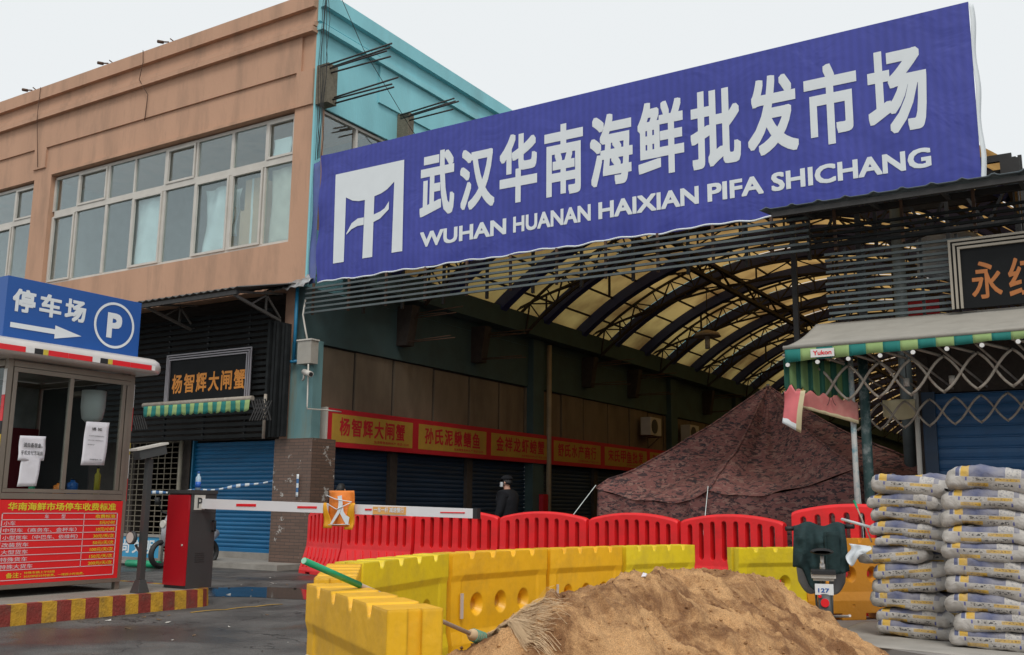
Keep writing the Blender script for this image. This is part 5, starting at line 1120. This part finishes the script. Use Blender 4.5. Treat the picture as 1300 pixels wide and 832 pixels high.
for i in range(3200):
    x, y = rnd.uniform(-4.6, -.6), rnd.uniform(4.2, 9.4); z = max(sand(x, y), .0); r_ = rnd.choice((.004, .005, .006, .007, .009, .013)) * (1.5 if i % 40 == 0 else 1)
    if z < .05 and i % 3: continue
    vs = [Vector((rnd.uniform(-1, 1), rnd.uniform(-1, 1), rnd.uniform(-.8, .8))).normalized() * r_ * rnd.uniform(.7, 1.2) for _ in range(6)]
    c = Vector((x, y, z + r_ * .3)); q.add([c + Vector((r_, 0, 0)), c - Vector((r_, 0, 0)), c + Vector((0, r_, 0)), c - Vector((0, r_, 0)), c + Vector((r_ * .2, 0, r_ * .8)), c - Vector((0, 0, r_))], [(0, 2, 4), (2, 1, 4), (1, 3, 4), (3, 0, 4), (2, 0, 5), (1, 2, 5), (3, 1, 5), (0, 3, 5)])
q.build('clods', M_SAND, SP, kind='stuff')
for x, y, mm, lb, r_ in ((-3.05, 5.55, mat('red_brown_shard', (.25, .05, .02), .5), 'red brown broken pot shard half buried in the sand', .035), (-3.22, 5.42, M_PRINT, 'small white splinter sticking out of the sand', .012), (-2.55, 5.6, M_PAPER, 'scrap of pale paper on the near slope of the sand', .016)):
    z = sand(x, y); q = MB(); q.add([(x - r_, y, z), (x + r_, y - .01, z + .005), (x + r_ * .8, y + .02, z + r_ * 1.2), (x - r_ * .6, y + .015, z + r_ * 1.5)], [(0, 1, 2, 3)]); q.build('sand_scrap', mm, None, solid=.006, label=lb, cat='scrap')

lit = MB()
for i in range(150):
    x, y = rnd.uniform(-12.5, -5.2), rnd.uniform(6.0, 12.8)
    if x < -9.2 and y < 8.8: continue
    r_ = rnd.choice((.008, .012, .02, .03)); t = rnd.uniform(0, 6.28); a, c = Vector((math.cos(t), math.sin(t), 0)) * r_, Vector((-math.sin(t), math.cos(t), 0)) * r_ * rnd.uniform(.3, .8); p_ = Vector((x, y, .006))
    lit.add([p_ - a - c, p_ + a - c * .6, p_ + a * .8 + c + Vector((0, 0, r_ * .4)), p_ - a * .7 + c], [(0, 1, 2, 3)], mi=i % 3)
lit.build('road_litter', [mat('dry_leaf', (.16, .10, .05)), mat('pale_scrap', (.5, .48, .44)), M_CONCD], None, solid=.003, kind='stuff', label='small leaves and paper scraps scattered on the damp road', cat='litter')
# broom
BR = thing('broom', (-3.2, 4.9, .4), 'straw broom with green grip leaning over the yellow barrier onto the sand', 'broom')
b0, b2 = BP0, BP2; b1 = b0 + (b2 - b0) * .27
q = MB(); q.tube([b1, b2], .0105, 10); q.build('handle', M_WOOD, BR)
q = MB(); q.tube([b0, b1], .0135, 12); q.build('grip_sleeve', M_GRN, BR); q = MB(); q.tube([b0 - (b1 - b0).normalized() * .003, b0], .012, 10); q.build('grip_end', mat('pale_green_plastic', (.3, .55, .4), .5), BR)
bd = (b2 - b0).normalized(); q = MB(); q.tube([b2 - bd * .04, b2 + bd * .0, b2 + bd * .14], [.018, .030, .036], 12); q.build('straw_neck', M_STRAW, BR)
q = MB()
for k in range(7): c = b2 + bd * (.01 + .018 * k); q.tube([c - bd * .003, c + bd * .003], .034 + .0006 * k, 12)
q.build('binding_twine', M_TWINE, BR)
q = MB(); side = bd.cross(Vector((0, 0, 1))).normalized()
for i in range(380):
    a = rnd.uniform(.15, 1.0); e = abs(rnd.gauss(0, .3)); L_ = rnd.uniform(.14, .44); s0 = b2 + bd * .12 + side * a * .035 + Vector((0, 0, e * .03))
    d = (bd * (.55 - .55 * a) + Vector((1, -.32, -.04)) * (.35 + a) + Vector((0, 0, e * .30))).normalized(); pts = [s0]; cv_ = rnd.uniform(-.06, .06)
    for j in range(1, 9):
        t = j / 8; p_ = s0 + d * L_ * t + side * cv_ * t * t; p_.z = max(p_.z - .10 * t * t, sand(p_.x, p_.y) + .010 + .03 * e); pts.append(p_)
    wv = Vector((0, 0, 1)).cross(d).normalized() * rnd.uniform(.0006, .0013) + Vector((0, 0, .0005)); vs = []
    for p_ in pts: vs += [p_ - wv, p_ + wv]
    q.add(vs, [(2 * j, 2 * j + 1, 2 * j + 3, 2 * j + 2) for j in range(8)])
q.build('straws', M_STRAW, BR, kind='stuff')

# ================================================================== TENT
TN = thing('camouflage_tent', (-5.5, 17, 0), 'pointed army tent of maroon camouflage cloth behind the red barriers', 'tent')
pk = Vector((-5.45, 17.4, 3.36))
cor = [Vector(c) for c in ((-7.66, 14.95, 1.50), (-5.52, 14.5, 1.47), (-3.25, 14.3, 1.78), (-2.4, 16.4, 1.8), (-2.7, 19.6, 1.6), (-5.3, 20.4, 1.5), (-7.6, 19.9, 1.5), (-7.9, 17.6, 1.48))]
def eave(u):
    k = u * len(cor); i = int(k) % len(cor); f = k - int(k); p_ = cor[i].lerp(cor[(i + 1) % len(cor)], f); s = math.sin(math.pi * f)
    p_ = p_ + (Vector((pk.x, pk.y, p_.z)) - p_) * .05 * s; p_.z -= .20 * s ** .7; return p_, s
def tent(u, v):
    e, s = eave(u % 1); p_ = pk.lerp(e, v); p_.z -= .34 * math.sin(math.pi * v) * (.75 + .35 * s + .25 * noise.noise(Vector((u * 9, 0, 4)))) * (1 - .2 * v)
    r_ = (math.cos(u * 2 * math.pi * 17) * .055 + math.cos(u * 2 * math.pi * 29 + 1) * .03) * (1 - v) ** .5 * min(1, v * 5) + .06 * math.cos(u * 2 * math.pi * 8) * math.sin(math.pi * v)  + .10 * noise.noise(Vector((u * 16, v * 3, 0))) * v + .05 * noise.noise(Vector((u * 40, v * 8, 5))) * v
    p_.z += r_; return p_
q = MB(); q.grid(tent, 260, 36, closeu=True); q.build('roof_cloth', M_CAMO, TN)
def wall(u, v):
    e, s = eave(u % 1); c = Vector((pk.x, pk.y, e.z)); out = (e - c).normalized(); k = .06 * math.sin(u * 2 * math.pi * 40) * (.3 + v) + .12 * noise.noise(Vector((u * 25, v * 2, 3))) * v
    p_ = e + out * (k - .03); p_.z = e.z * (1 - v); return p_
q = MB(); q.grid(wall, 260, 10, closeu=True); q.build('wall_cloth', M_CAMO, TN)
for i in range(8): q = MB(); q.tube([tent(i / 8, t / 14) + Vector((0, 0, .004)) for t in range(15)], .016, 6); q.build('seam', M_CAMO, TN)
q = MB()
for c in (cor[0], cor[1], cor[2]): cc = c.lerp(Vector((pk.x, pk.y, c.z)), .03); q.tube([(cc.x, cc.y, 0), (cc.x, cc.y, c.z + .05)], .018, 8)
q.tube([(pk.x, pk.y, 0), (pk.x, pk.y, pk.z + .03)], .03, 8); q.build('pole', M_SLAT, TN)
q = MB(); q.tube([cor[0] + Vector((0, 0, .05)), Vector((-8.45, 13.9, 0))], .006, 5); q.tube([cor[1] + Vector((0, 0, .05)), Vector((-5.3, 13.4, 0))], .006, 5); q.tube([cor[2], Vector((-3.0, 13.4, 0))], .006, 5); q.build('guy_rope', M_CLOTHW, TN)

# ================================================================== CEMENT BAGS
def bag_mesh(seed, bend=0, puff=1.0, L_=.60, W_=.40, H_=.135):
    q = MB(); nu, nv = 40, 24; rr = random.Random(seed); s1, s2 = rr.random() * 20, rr.random() * 20; tw = rr.uniform(-.05, .05)
    def f(u, v):
        t = (u - .5) * 2; a = v * 2 * math.pi
        ex = 1 - abs(t) ** 7.0; pz = max(.0, ex) ** .40
        cx, sz = math.cos(a), math.sin(a); sy = math.copysign(abs(cx) ** .45, cx); ss = math.copysign(abs(sz) ** .62, sz)
        x = t * L_ / 2 * (1 - .03 * abs(cx)); y = sy * W_ / 2 * (.80 + .20 * pz) * (1 if abs(t) < .98 else .97); z = ss * H_ / 2 * (pz * .93 + .07) * puff
        if ss > 0: z *= 1.0 + .10 * math.cos(t * 1.4)
        z += .020 * noise.noise(Vector((x * 7, y * 7, s1 + sz))) + .008 * noise.noise(Vector((x * 26, y * 22, s2 + sz))) - .012 * abs(noise.noise(Vector((x * 14 + z * 30, y * 6, s1)))) * abs(t); y += .022 * noise.noise(Vector((x * 6, z * 10, s2))) + .007 * noise.noise(Vector((x * 34, z * 50, s1)))
        z += .013 * math.sin(x * 7 + s1) + .010 * noise.noise(Vector((x * 3, 0, s2))) * 2 + bend * (x * x * 1.4 - .02) + tw * x * .3 - .05 * (abs(t) ** 6) * .35
        return (x, y, z)
    q.grid(lambda u, v: f(u, v), nu, nv); return q.mesh('bag', M_BAG)
ordn = ['bottom', 'second', 'third', 'fourth', 'fifth', 'sixth', 'seventh', 'eighth', 'ninth', 'tenth', 'topmost']
def stack(x0, y0, L_, hs, tilts, side, offs):
    z = .075
    for i, (h, tl, of) in enumerate(zip(hs, tilts, offs)):
        o = link('cement_bag', bag_mesh(i * 7 + (50 if side == 'left' else 0), bend=0, puff=1, L_=L_, H_=h * 1.13))
        o.location = (x0 + L_ / 2 + of * 1.5, y0 + .20 + rnd.uniform(-.015, .015), z + h / 2); o.rotation_euler = (R(rnd.uniform(-2, 2)), R(tl), R(rnd.uniform(-3, 3)))
        w_ = 'topmost' if i == len(hs) - 1 else ordn[i] + (' from the bottom' if i else '')
        tag(o, f'printed grey cement bag, {w_} of the {side} stack' + ('; juts left' if of < -.04 else ''), 'cement bag', f'cement bags in the {side} stack'); z += h
stack(-2.13, 9.68, .65, [.114, .124, .141, .135, .124, .141, .10, .124, .130, .130, .163], [1.0, 1.5, -.5, -5, -6, -6, 2, 3, 4, 3, 4], 'left', [0, 0, -.03, -.02, -.01, -.10, .02, -.01, 0, -.02, .01])
stack(-1.47, 9.30, .72, [.135, .146, .135, .146, .146, .140, .135, .146, .163, .178], [0, 0, 1, 2.5, 2, .5, 1, 1, 2, 3], 'right', [.0, .03, -.01, .0, 0, -.01, 0, .0, .01, .04])
o = link('cement_bag', bag_mesh(99)); o.location = (-1.58, 10.25, 1.45); o.rotation_euler = (0, R(2), R(8)); tag(o, 'dusty cement bag lying behind, its yellow print seen between both stack tops', 'cement bag', 'cement bags behind the stacks')
for k in range(10):
    o = link('cement_bag', bag_mesh(120 + k)); o.location = (-1.58 + rnd.uniform(-.01, .01), 10.25, .13 + k * .128); o.rotation_euler = (0, 0, R(8 + rnd.uniform(-2, 2))); tag(o, 'dusty cement bag in the rear stack behind the two front ones, ' + ordn[k] + ' from the ground', 'cement bag', 'cement bags behind the stacks')
q = MB(); q.grid(lambda u, v: (-2.5 + 2.8 * u, 9.0 + 1.9 * v - .3 * u * (1 - v), .066 + .008 * noise.noise(Vector((u * 6, v * 6, 2)))), 40, 20); q.build('ground_sheet', mat('dusty_board', (.34, .32, .29), .8, var=.15, dirt=.4, dirt_col=(.2, .17, .13)), None, solid=.006, label='dusty pale plastic sheet spread on the ground under the cement bags', cat='sheet')
q = MB(); q.grid(lambda u, v: (-2.30 + .19 * u + .02 * math.sin(v * 7) - .02 * v, 9.60 - .03 * v + .012 * math.sin(u * 9) + .03 * math.sin(v * 4 + u * 3), .885 - .02 * u - (.17 - .09 * u) * v * (1 + .3 * math.sin(u * 7))), 10, 10); q.build('plastic_bag', M_TWHITE, None, solid=.002, label='white plastic bag hanging over the jutting cement bag of the left stack', cat='plastic bag')
for p0, p1, mm, lb, r_ in (((-2.50, 10.2, 1.10), (-2.08, 9.9, 1.01), M_PRINT, 'thin white plastic pipe poking out left of the cement bags', .014), ((-2.42, 10.4, 1.28), (-2.14, 9.8, .90), M_WOOD, 'slim wooden stick with green end leaning on the left bag stack', .008)):
    T = thing('leaning_stick', p1, lb, 'stick'); q = MB(); q.tube([p0, p1], r_, 8); q.build('rod', mm, T)
    if mm is M_WOOD: q = MB(); a, c = Vector(p0), Vector(p1); q.tube([a, a.lerp(c, .2)], r_ * 1.5, 8); q.build('grip_end', M_GRN, T)

# ================================================================== ELECTRIC BIKE
EB = thing('electric_bike', (-2.37, 8.93, .06), 'parked electric bike seen from behind with grey leg covers and small plate', 'electric bike', local=True)
def wheel(y):
    q = MB(); q.grid(lambda u, v: (.028 * math.cos(v * 2 * math.pi), y + (.20 + .028 * math.sin(v * 2 * math.pi)) * math.cos(u * 2 * math.pi), .23 + (.20 + .028 * math.sin(v * 2 * math.pi)) * math.sin(u * 2 * math.pi)), 28, 10); w_ = q.build('wheel', M_BLK, EB)
    q = MB(); q.tube([(-.03, y, .23), (.03, y, .23)], .07, 14)
    for k in range(6): t = k * math.pi / 3; q.tube([(0, y, .23), (0, y + .19 * math.cos(t), .23 + .19 * math.sin(t))], .008, 5)
    q.build('rim', M_SLAT, w_)
wheel(0); wheel(1.05)
q = MB(); q.tube([(0, 0, .25), (0, .25, .36), (0, .62, .28), (0, .86, .45), (0, .82, .98)], .028, 8); q.tube([(0, .25, .36), (0, .22, .62)], .022, 8); q.tube([(-.06, 0, .23), (-.07, .1, .48)], .012, 6); q.tube([(.06, 0, .23), (.07, .1, .48)], .012, 6); q.tube([(0, .86, .45), (0, 1.05, .24)], .022, 6); q.build('frame', M_GATED, EB)
q = MB(); q.tube([(0, .20, .60), (0, .19, .73)], .016, 8); q.tube([(0, .20, .60), (0, .20, .66)], .024, 10); q.build('seat_post', M_STEELL, EB)
q = MB(); q.grid(lambda u, v: ((.12 - .05 * u) * math.cos(v * 2 * math.pi) * math.sin(math.pi * min(1, .12 + u * .88)) ** .5, .06 + .28 * u, .765 + .03 * math.sin(v * 2 * math.pi) * math.sin(math.pi * min(.97, .06 + u * .92)) ** .5), 14, 14); q.build('saddle', M_BLK, EB)
q = MB(); q.box((-.085, -.10, .53), (.085, .16, .55)); q.box((-.10, -.13, .553), (.10, .18, .585)); q.build('rear_rack', M_FRAME, EB)
q = MB(); q.box((-.10, -.15, .587), (.10, .15, .615)); q.build('rack_pad', M_BLK, EB)
q = MB(); q.grid(lambda u, v: (-.055 + .11 * u, -.0 - (.245) * math.cos(R(-25 + 95 * v)) - .0, .24 + .25 * math.sin(R(-25 + 95 * v)) + .015 * math.sin(math.pi * u)), 6, 12); q.build('rear_fender', M_GATED, EB, solid=.006)
q = MB(); q.box((-.075, -.175, .42), (.075, -.165, .51)); pl = q.build('number_plate', M_PRINT, EB); text('127', M_BLUEP, pl, (-.05, -.175, .44), X3, Z3, .09, .035, .02)
q = MB(); q.tube([(0, -.22, .36), (0, -.25, .36)], .035, 12); q.build('tail_light', M_REDT, EB); q = MB(); q.tube([(-.035, -.2, .41), (-.04, -.22, .41)], .014, 8); q.build('reflector', M_REDT, EB)
q = MB(); q.tube([(-.26, .74, .95), (-.17, .78, .95), (0, .84, .95), (.17, .78, .98), (.26, .74, .98)], .016, 8); hb = q.build('handlebar', M_GATED, EB)
for s in (-1, 1): q = MB(); q.tube([(s * .23, .755, .965 + s * .012), (s * .31, .725, .965 + s * .015)], .022, 8); q.build('grip', M_BLK, hb)
def shield(s):
    q = MB(); q.grid(lambda u, v: (s * (.06 + .14 * u + .02 * math.sin(v * 3)), .80 + .06 * u - .05 * math.sin(math.pi * u), .96 - .50 * v - .05 * math.sin(math.pi * u) * v + .10 * (u < .0) + (-.10 * v * (1 - u))), 14, 14); q.build('leg_cover', M_GREYF, EB, solid=.012)
shield(-1); shield(1)
q = MB(); q.tube([(.06, 0, .23), (.18, -.05, .24), (.20, -.10, .25)], .012, 6); q.build('kick_stand', M_STEELL, EB)
EB.rotation_euler.z = R(16)
JK = thing('draped_jacket', (-2.5, 9.6, .7), 'dark green quilted jacket draped over the handlebar of the electric bike', 'jacket', local=True)
def jac(u, v):
    x = -.235 + .46 * u; fold = .034 * math.sin(u * 17 + 1 + 1.5 * v) + .045 * noise.noise(Vector((u * 8, v * 4, 2)))
    ln = .44 + .16 * math.exp(-((u - .36) / .12) ** 2) - .08 * math.exp(-((u - .05) / .10) ** 2) - .06 * math.exp(-((u - .62) / .08) ** 2) + .02 * math.sin(u * 23)
    t = v * 1.25 - .25                       # behind the bar, over it, and down the rider's side
    if t < 0: return (x, .80 + .06 - t * .1, .98 + t * .9)
    top = 1.0 - .02 * math.cos(u * 11)
    return (x * (1 + .10 * t), .74 - .10 * min(1, t * 3) + fold * min(1, t * 3), top - ln * t)
q = MB(); q.grid(jac, 50, 30); q.build('cloth', M_JACK, JK, solid=.02)
q = MB(); q.grid(lambda u, v: (.03 + .13 * u, .61 + .02 * math.sin(u * 8), 0.93 - .38 * v), 10, 10); q.build('sleeve', M_JACK, JK, solid=.03)
JK.location = EB.location; JK.rotation_euler.z = EB.rotation_euler.z

# ================================================================== PEOPLE
def skin(name, mt, parent, verts, edges, rad_, root=0, sub=1, smooth=True):
    me = bpy.data.meshes.new(name); me.from_pydata(verts, edges, []); o = bpy.data.objects.new(name, me); col.objects.link(o)
    md = o.modifiers.new('s', 'SKIN'); md.use_smooth_shade = True; sk = me.skin_vertices[0].data
    for i, r_ in enumerate(rad_): sk[i].radius = r_ if isinstance(r_, tuple) else (r_, r_); sk[i].use_root = i == root
    md2 = o.modifiers.new('ss', 'SUBSURF'); md2.levels = sub; md2.render_levels = sub
    out = evaluated(o); kill(o); out.name = name; out.materials.clear(); out.materials.append(mt)
    out.polygons.foreach_set('use_smooth', [True] * len(out.polygons)); return link(name, out, parent)
def person(loc, rot, label, h=1.70, hat=True, mask=True, coat=M_COAT, bulk=1.0):
    T = thing('person', loc, label, 'person', local=True); k = h / 1.72
    V = [(0, 0, .95), (0, 0, 1.12), (0, -.01, 1.30), (0, 0, 1.42), (0, .0, 1.49), (0, .03, 1.60),
         (.17, 0, 1.40), (.24, .01, 1.14), (.22, .10, .92), (-.17, 0, 1.40), (-.24, .01, 1.14), (-.22, .10, .92),
         (.09, 0, .88), (.10, .02, .50), (.10, -.01, .09), (.10, .12, .04), (-.09, 0, .88), (-.10, -.02, .50), (-.10, -.05, .09), (-.10, .08, .04)]
    E_ = [(0, 1), (1, 2), (2, 3), (3, 4), (4, 5), (3, 6), (6, 7), (7, 8), (3, 9), (9, 10), (10, 11), (0, 12), (12, 13), (13, 14), (14, 15), (0, 16), (16, 17), (17, 18), (18, 19)]
    r_ = [(.14, .10), (.13, .095), (.16, .11), (.10, .08), (.052, .055), (.075, .095), .055, .042, .03, .055, .042, .03, .08, .055, .038, .03, .08, .055, .038, .03]
    body = skin('body', M_SKIN, T, [tuple(c * k for c in v) for v in V], E_, [tuple(c * k for c in x) if isinstance(x, tuple) else x * k for x in r_])
    ch = [(0, 0, .72), (0, 0, .95), (0, 0, 1.12), (0, -.01, 1.30), (0, 0, 1.42), (.18, 0, 1.40), (.255, .01, 1.14), (.235, .11, .93), (-.18, 0, 1.40), (-.255, .01, 1.14), (-.235, .11, .93), (0, .01, 1.48)]
    ce = [(0, 1), (1, 2), (2, 3), (3, 4), (4, 5), (5, 6), (6, 7), (4, 8), (8, 9), (9, 10), (4, 11)]
    cr_ = [(.20, .15), (.18, .14), (.175, .135), (.20, .15), (.13, .11), .085, .068, .055, .085, .068, .055, (.075, .08)]
    cr_ = [tuple(c * (bulk if j < 4 or j > 4 else 1.1) for c in x) if isinstance(x, tuple) else x * (1 + (bulk - 1) * .6) for j, x in enumerate(cr_[:-1])] + [cr_[-1]]
    skin('coat', coat, T, [tuple(c * k for c in v) for v in ch], ce, [tuple(c * k for c in x) if isinstance(x, tuple) else x * k for x in cr_])
    tv = [(0, 0, .92), (.09, 0, .85), (.10, .02, .50), (.10, -.01, .10), (-.09, 0, .85), (-.10, -.02, .50), (-.10, -.05, .10)]
    skin('trousers', coat, T, [tuple(c * k for c in v) for v in tv], [(0, 1), (1, 2), (2, 3), (0, 4), (4, 5), (5, 6)], [x * k for x in (.13, .10, .075, .06, .10, .075, .06)])
    hz = 1.605 * k
    q = MB(); q.tube([(0, .115 * k, hz + .01), (0, .135 * k, hz - .015), (0, .115 * k, hz - .03)], [.012, .02, .01], 8); 
    for s in (-1, 1): q.tube([(s * .078 * k, .02, hz + .015), (s * .088 * k, .01, hz), (s * .078 * k, .02, hz - .03)], [.012, .02, .01], 6)
    q.build('nose_and_ears', M_SKIN, T)
    q = MB()
    for s in (-1, 1): q.tube([(s * .03, .108 * k, hz + .022), (s * .03, .122 * k, hz + .022)], .010, 8)
    q.build('eyes', M_BLK, T)
    def hair(u, v): t = v * 1.75; a = u * 2 * math.pi; return (.088 * k * math.sin(t) * math.cos(a), .012 + .108 * k * math.sin(t) * math.sin(a) * (1 if math.sin(a) < 0 else .9 - .25 * v), hz + .02 + .115 * k * math.cos(t) + (.03 if math.sin(a) > .2 else -.02) * v)
    q = MB(); q.grid(hair, 24, 10, closeu=True); q.build('hair', M_BLK, T, solid=.008)
    if hat:
        q = MB(); q.grid(lambda u, v: (.098 * k * math.sin(v * 1.5) * math.cos(u * 6.2832), .012 + .118 * k * math.sin(v * 1.5) * math.sin(u * 6.2832), hz + .055 + .085 * k * math.cos(v * 1.5)), 24, 8, closeu=True); q.grid(lambda u, v: ((-.07 + .14 * u), .10 + (.085 * math.sin(math.pi * (.15 + .7 * u))) * v, hz + .06 - .02 * v), 10, 3); q.build('cap', M_COAT, T, solid=.006)
    if mask:
        q = MB(); q.grid(lambda u, v: (.078 * math.sin((u - .5) * 2.6), .03 + .112 * math.cos((u - .5) * 2.6), hz - .075 + .085 * v - .0 * u), 16, 8); q.tube([(.075, .05, hz - .02), (.088, .0, hz + .01)], .003, 4); q.tube([(-.075, .05, hz - .02), (-.088, .0, hz + .01)], .003, 4); q.build('face_mask', mat('white_mask_cloth', (.62, .66, .68), .8), T, solid=.004)
    T.rotation_euler.z = rot; return T
person((-9.66, 15.35, 0), R(98), 'man in black coat and cap with white face mask behind the red barriers', 1.72, bulk=1.45)
person((-12.35, 13.9, 0), R(20), 'person whose dark hair alone shows above the orange sheet on the boom arm', 1.55, hat=False, mask=False)

# far small things by the hall shops
T = thing('fire_extinguisher_box', (-13.25, 23.0, .7), 'narrow red fire hose box on the hall column behind the masked man', 'fire box'); q = MB(); q.box((-13.33, 22.75, .8), (-13.2, 23.0, 1.5)); q.build('casing', M_SGNR, T); q = MB(); q.box((-13.2, 22.78, .84), (-13.195, 22.97, 1.46)); q.build('door', M_GATER, T)
q = MB(); q.tube([(-13.25, 23.12, 0), (-13.25, 23.12, 5.5)], .07, 10); q.build('hall_downpipe', mat('tan_pipe_paint', (.34, .27, .18), .7, dirt=.4), None, label='tan vertical pipe beside the first hall column', cat='pipe')
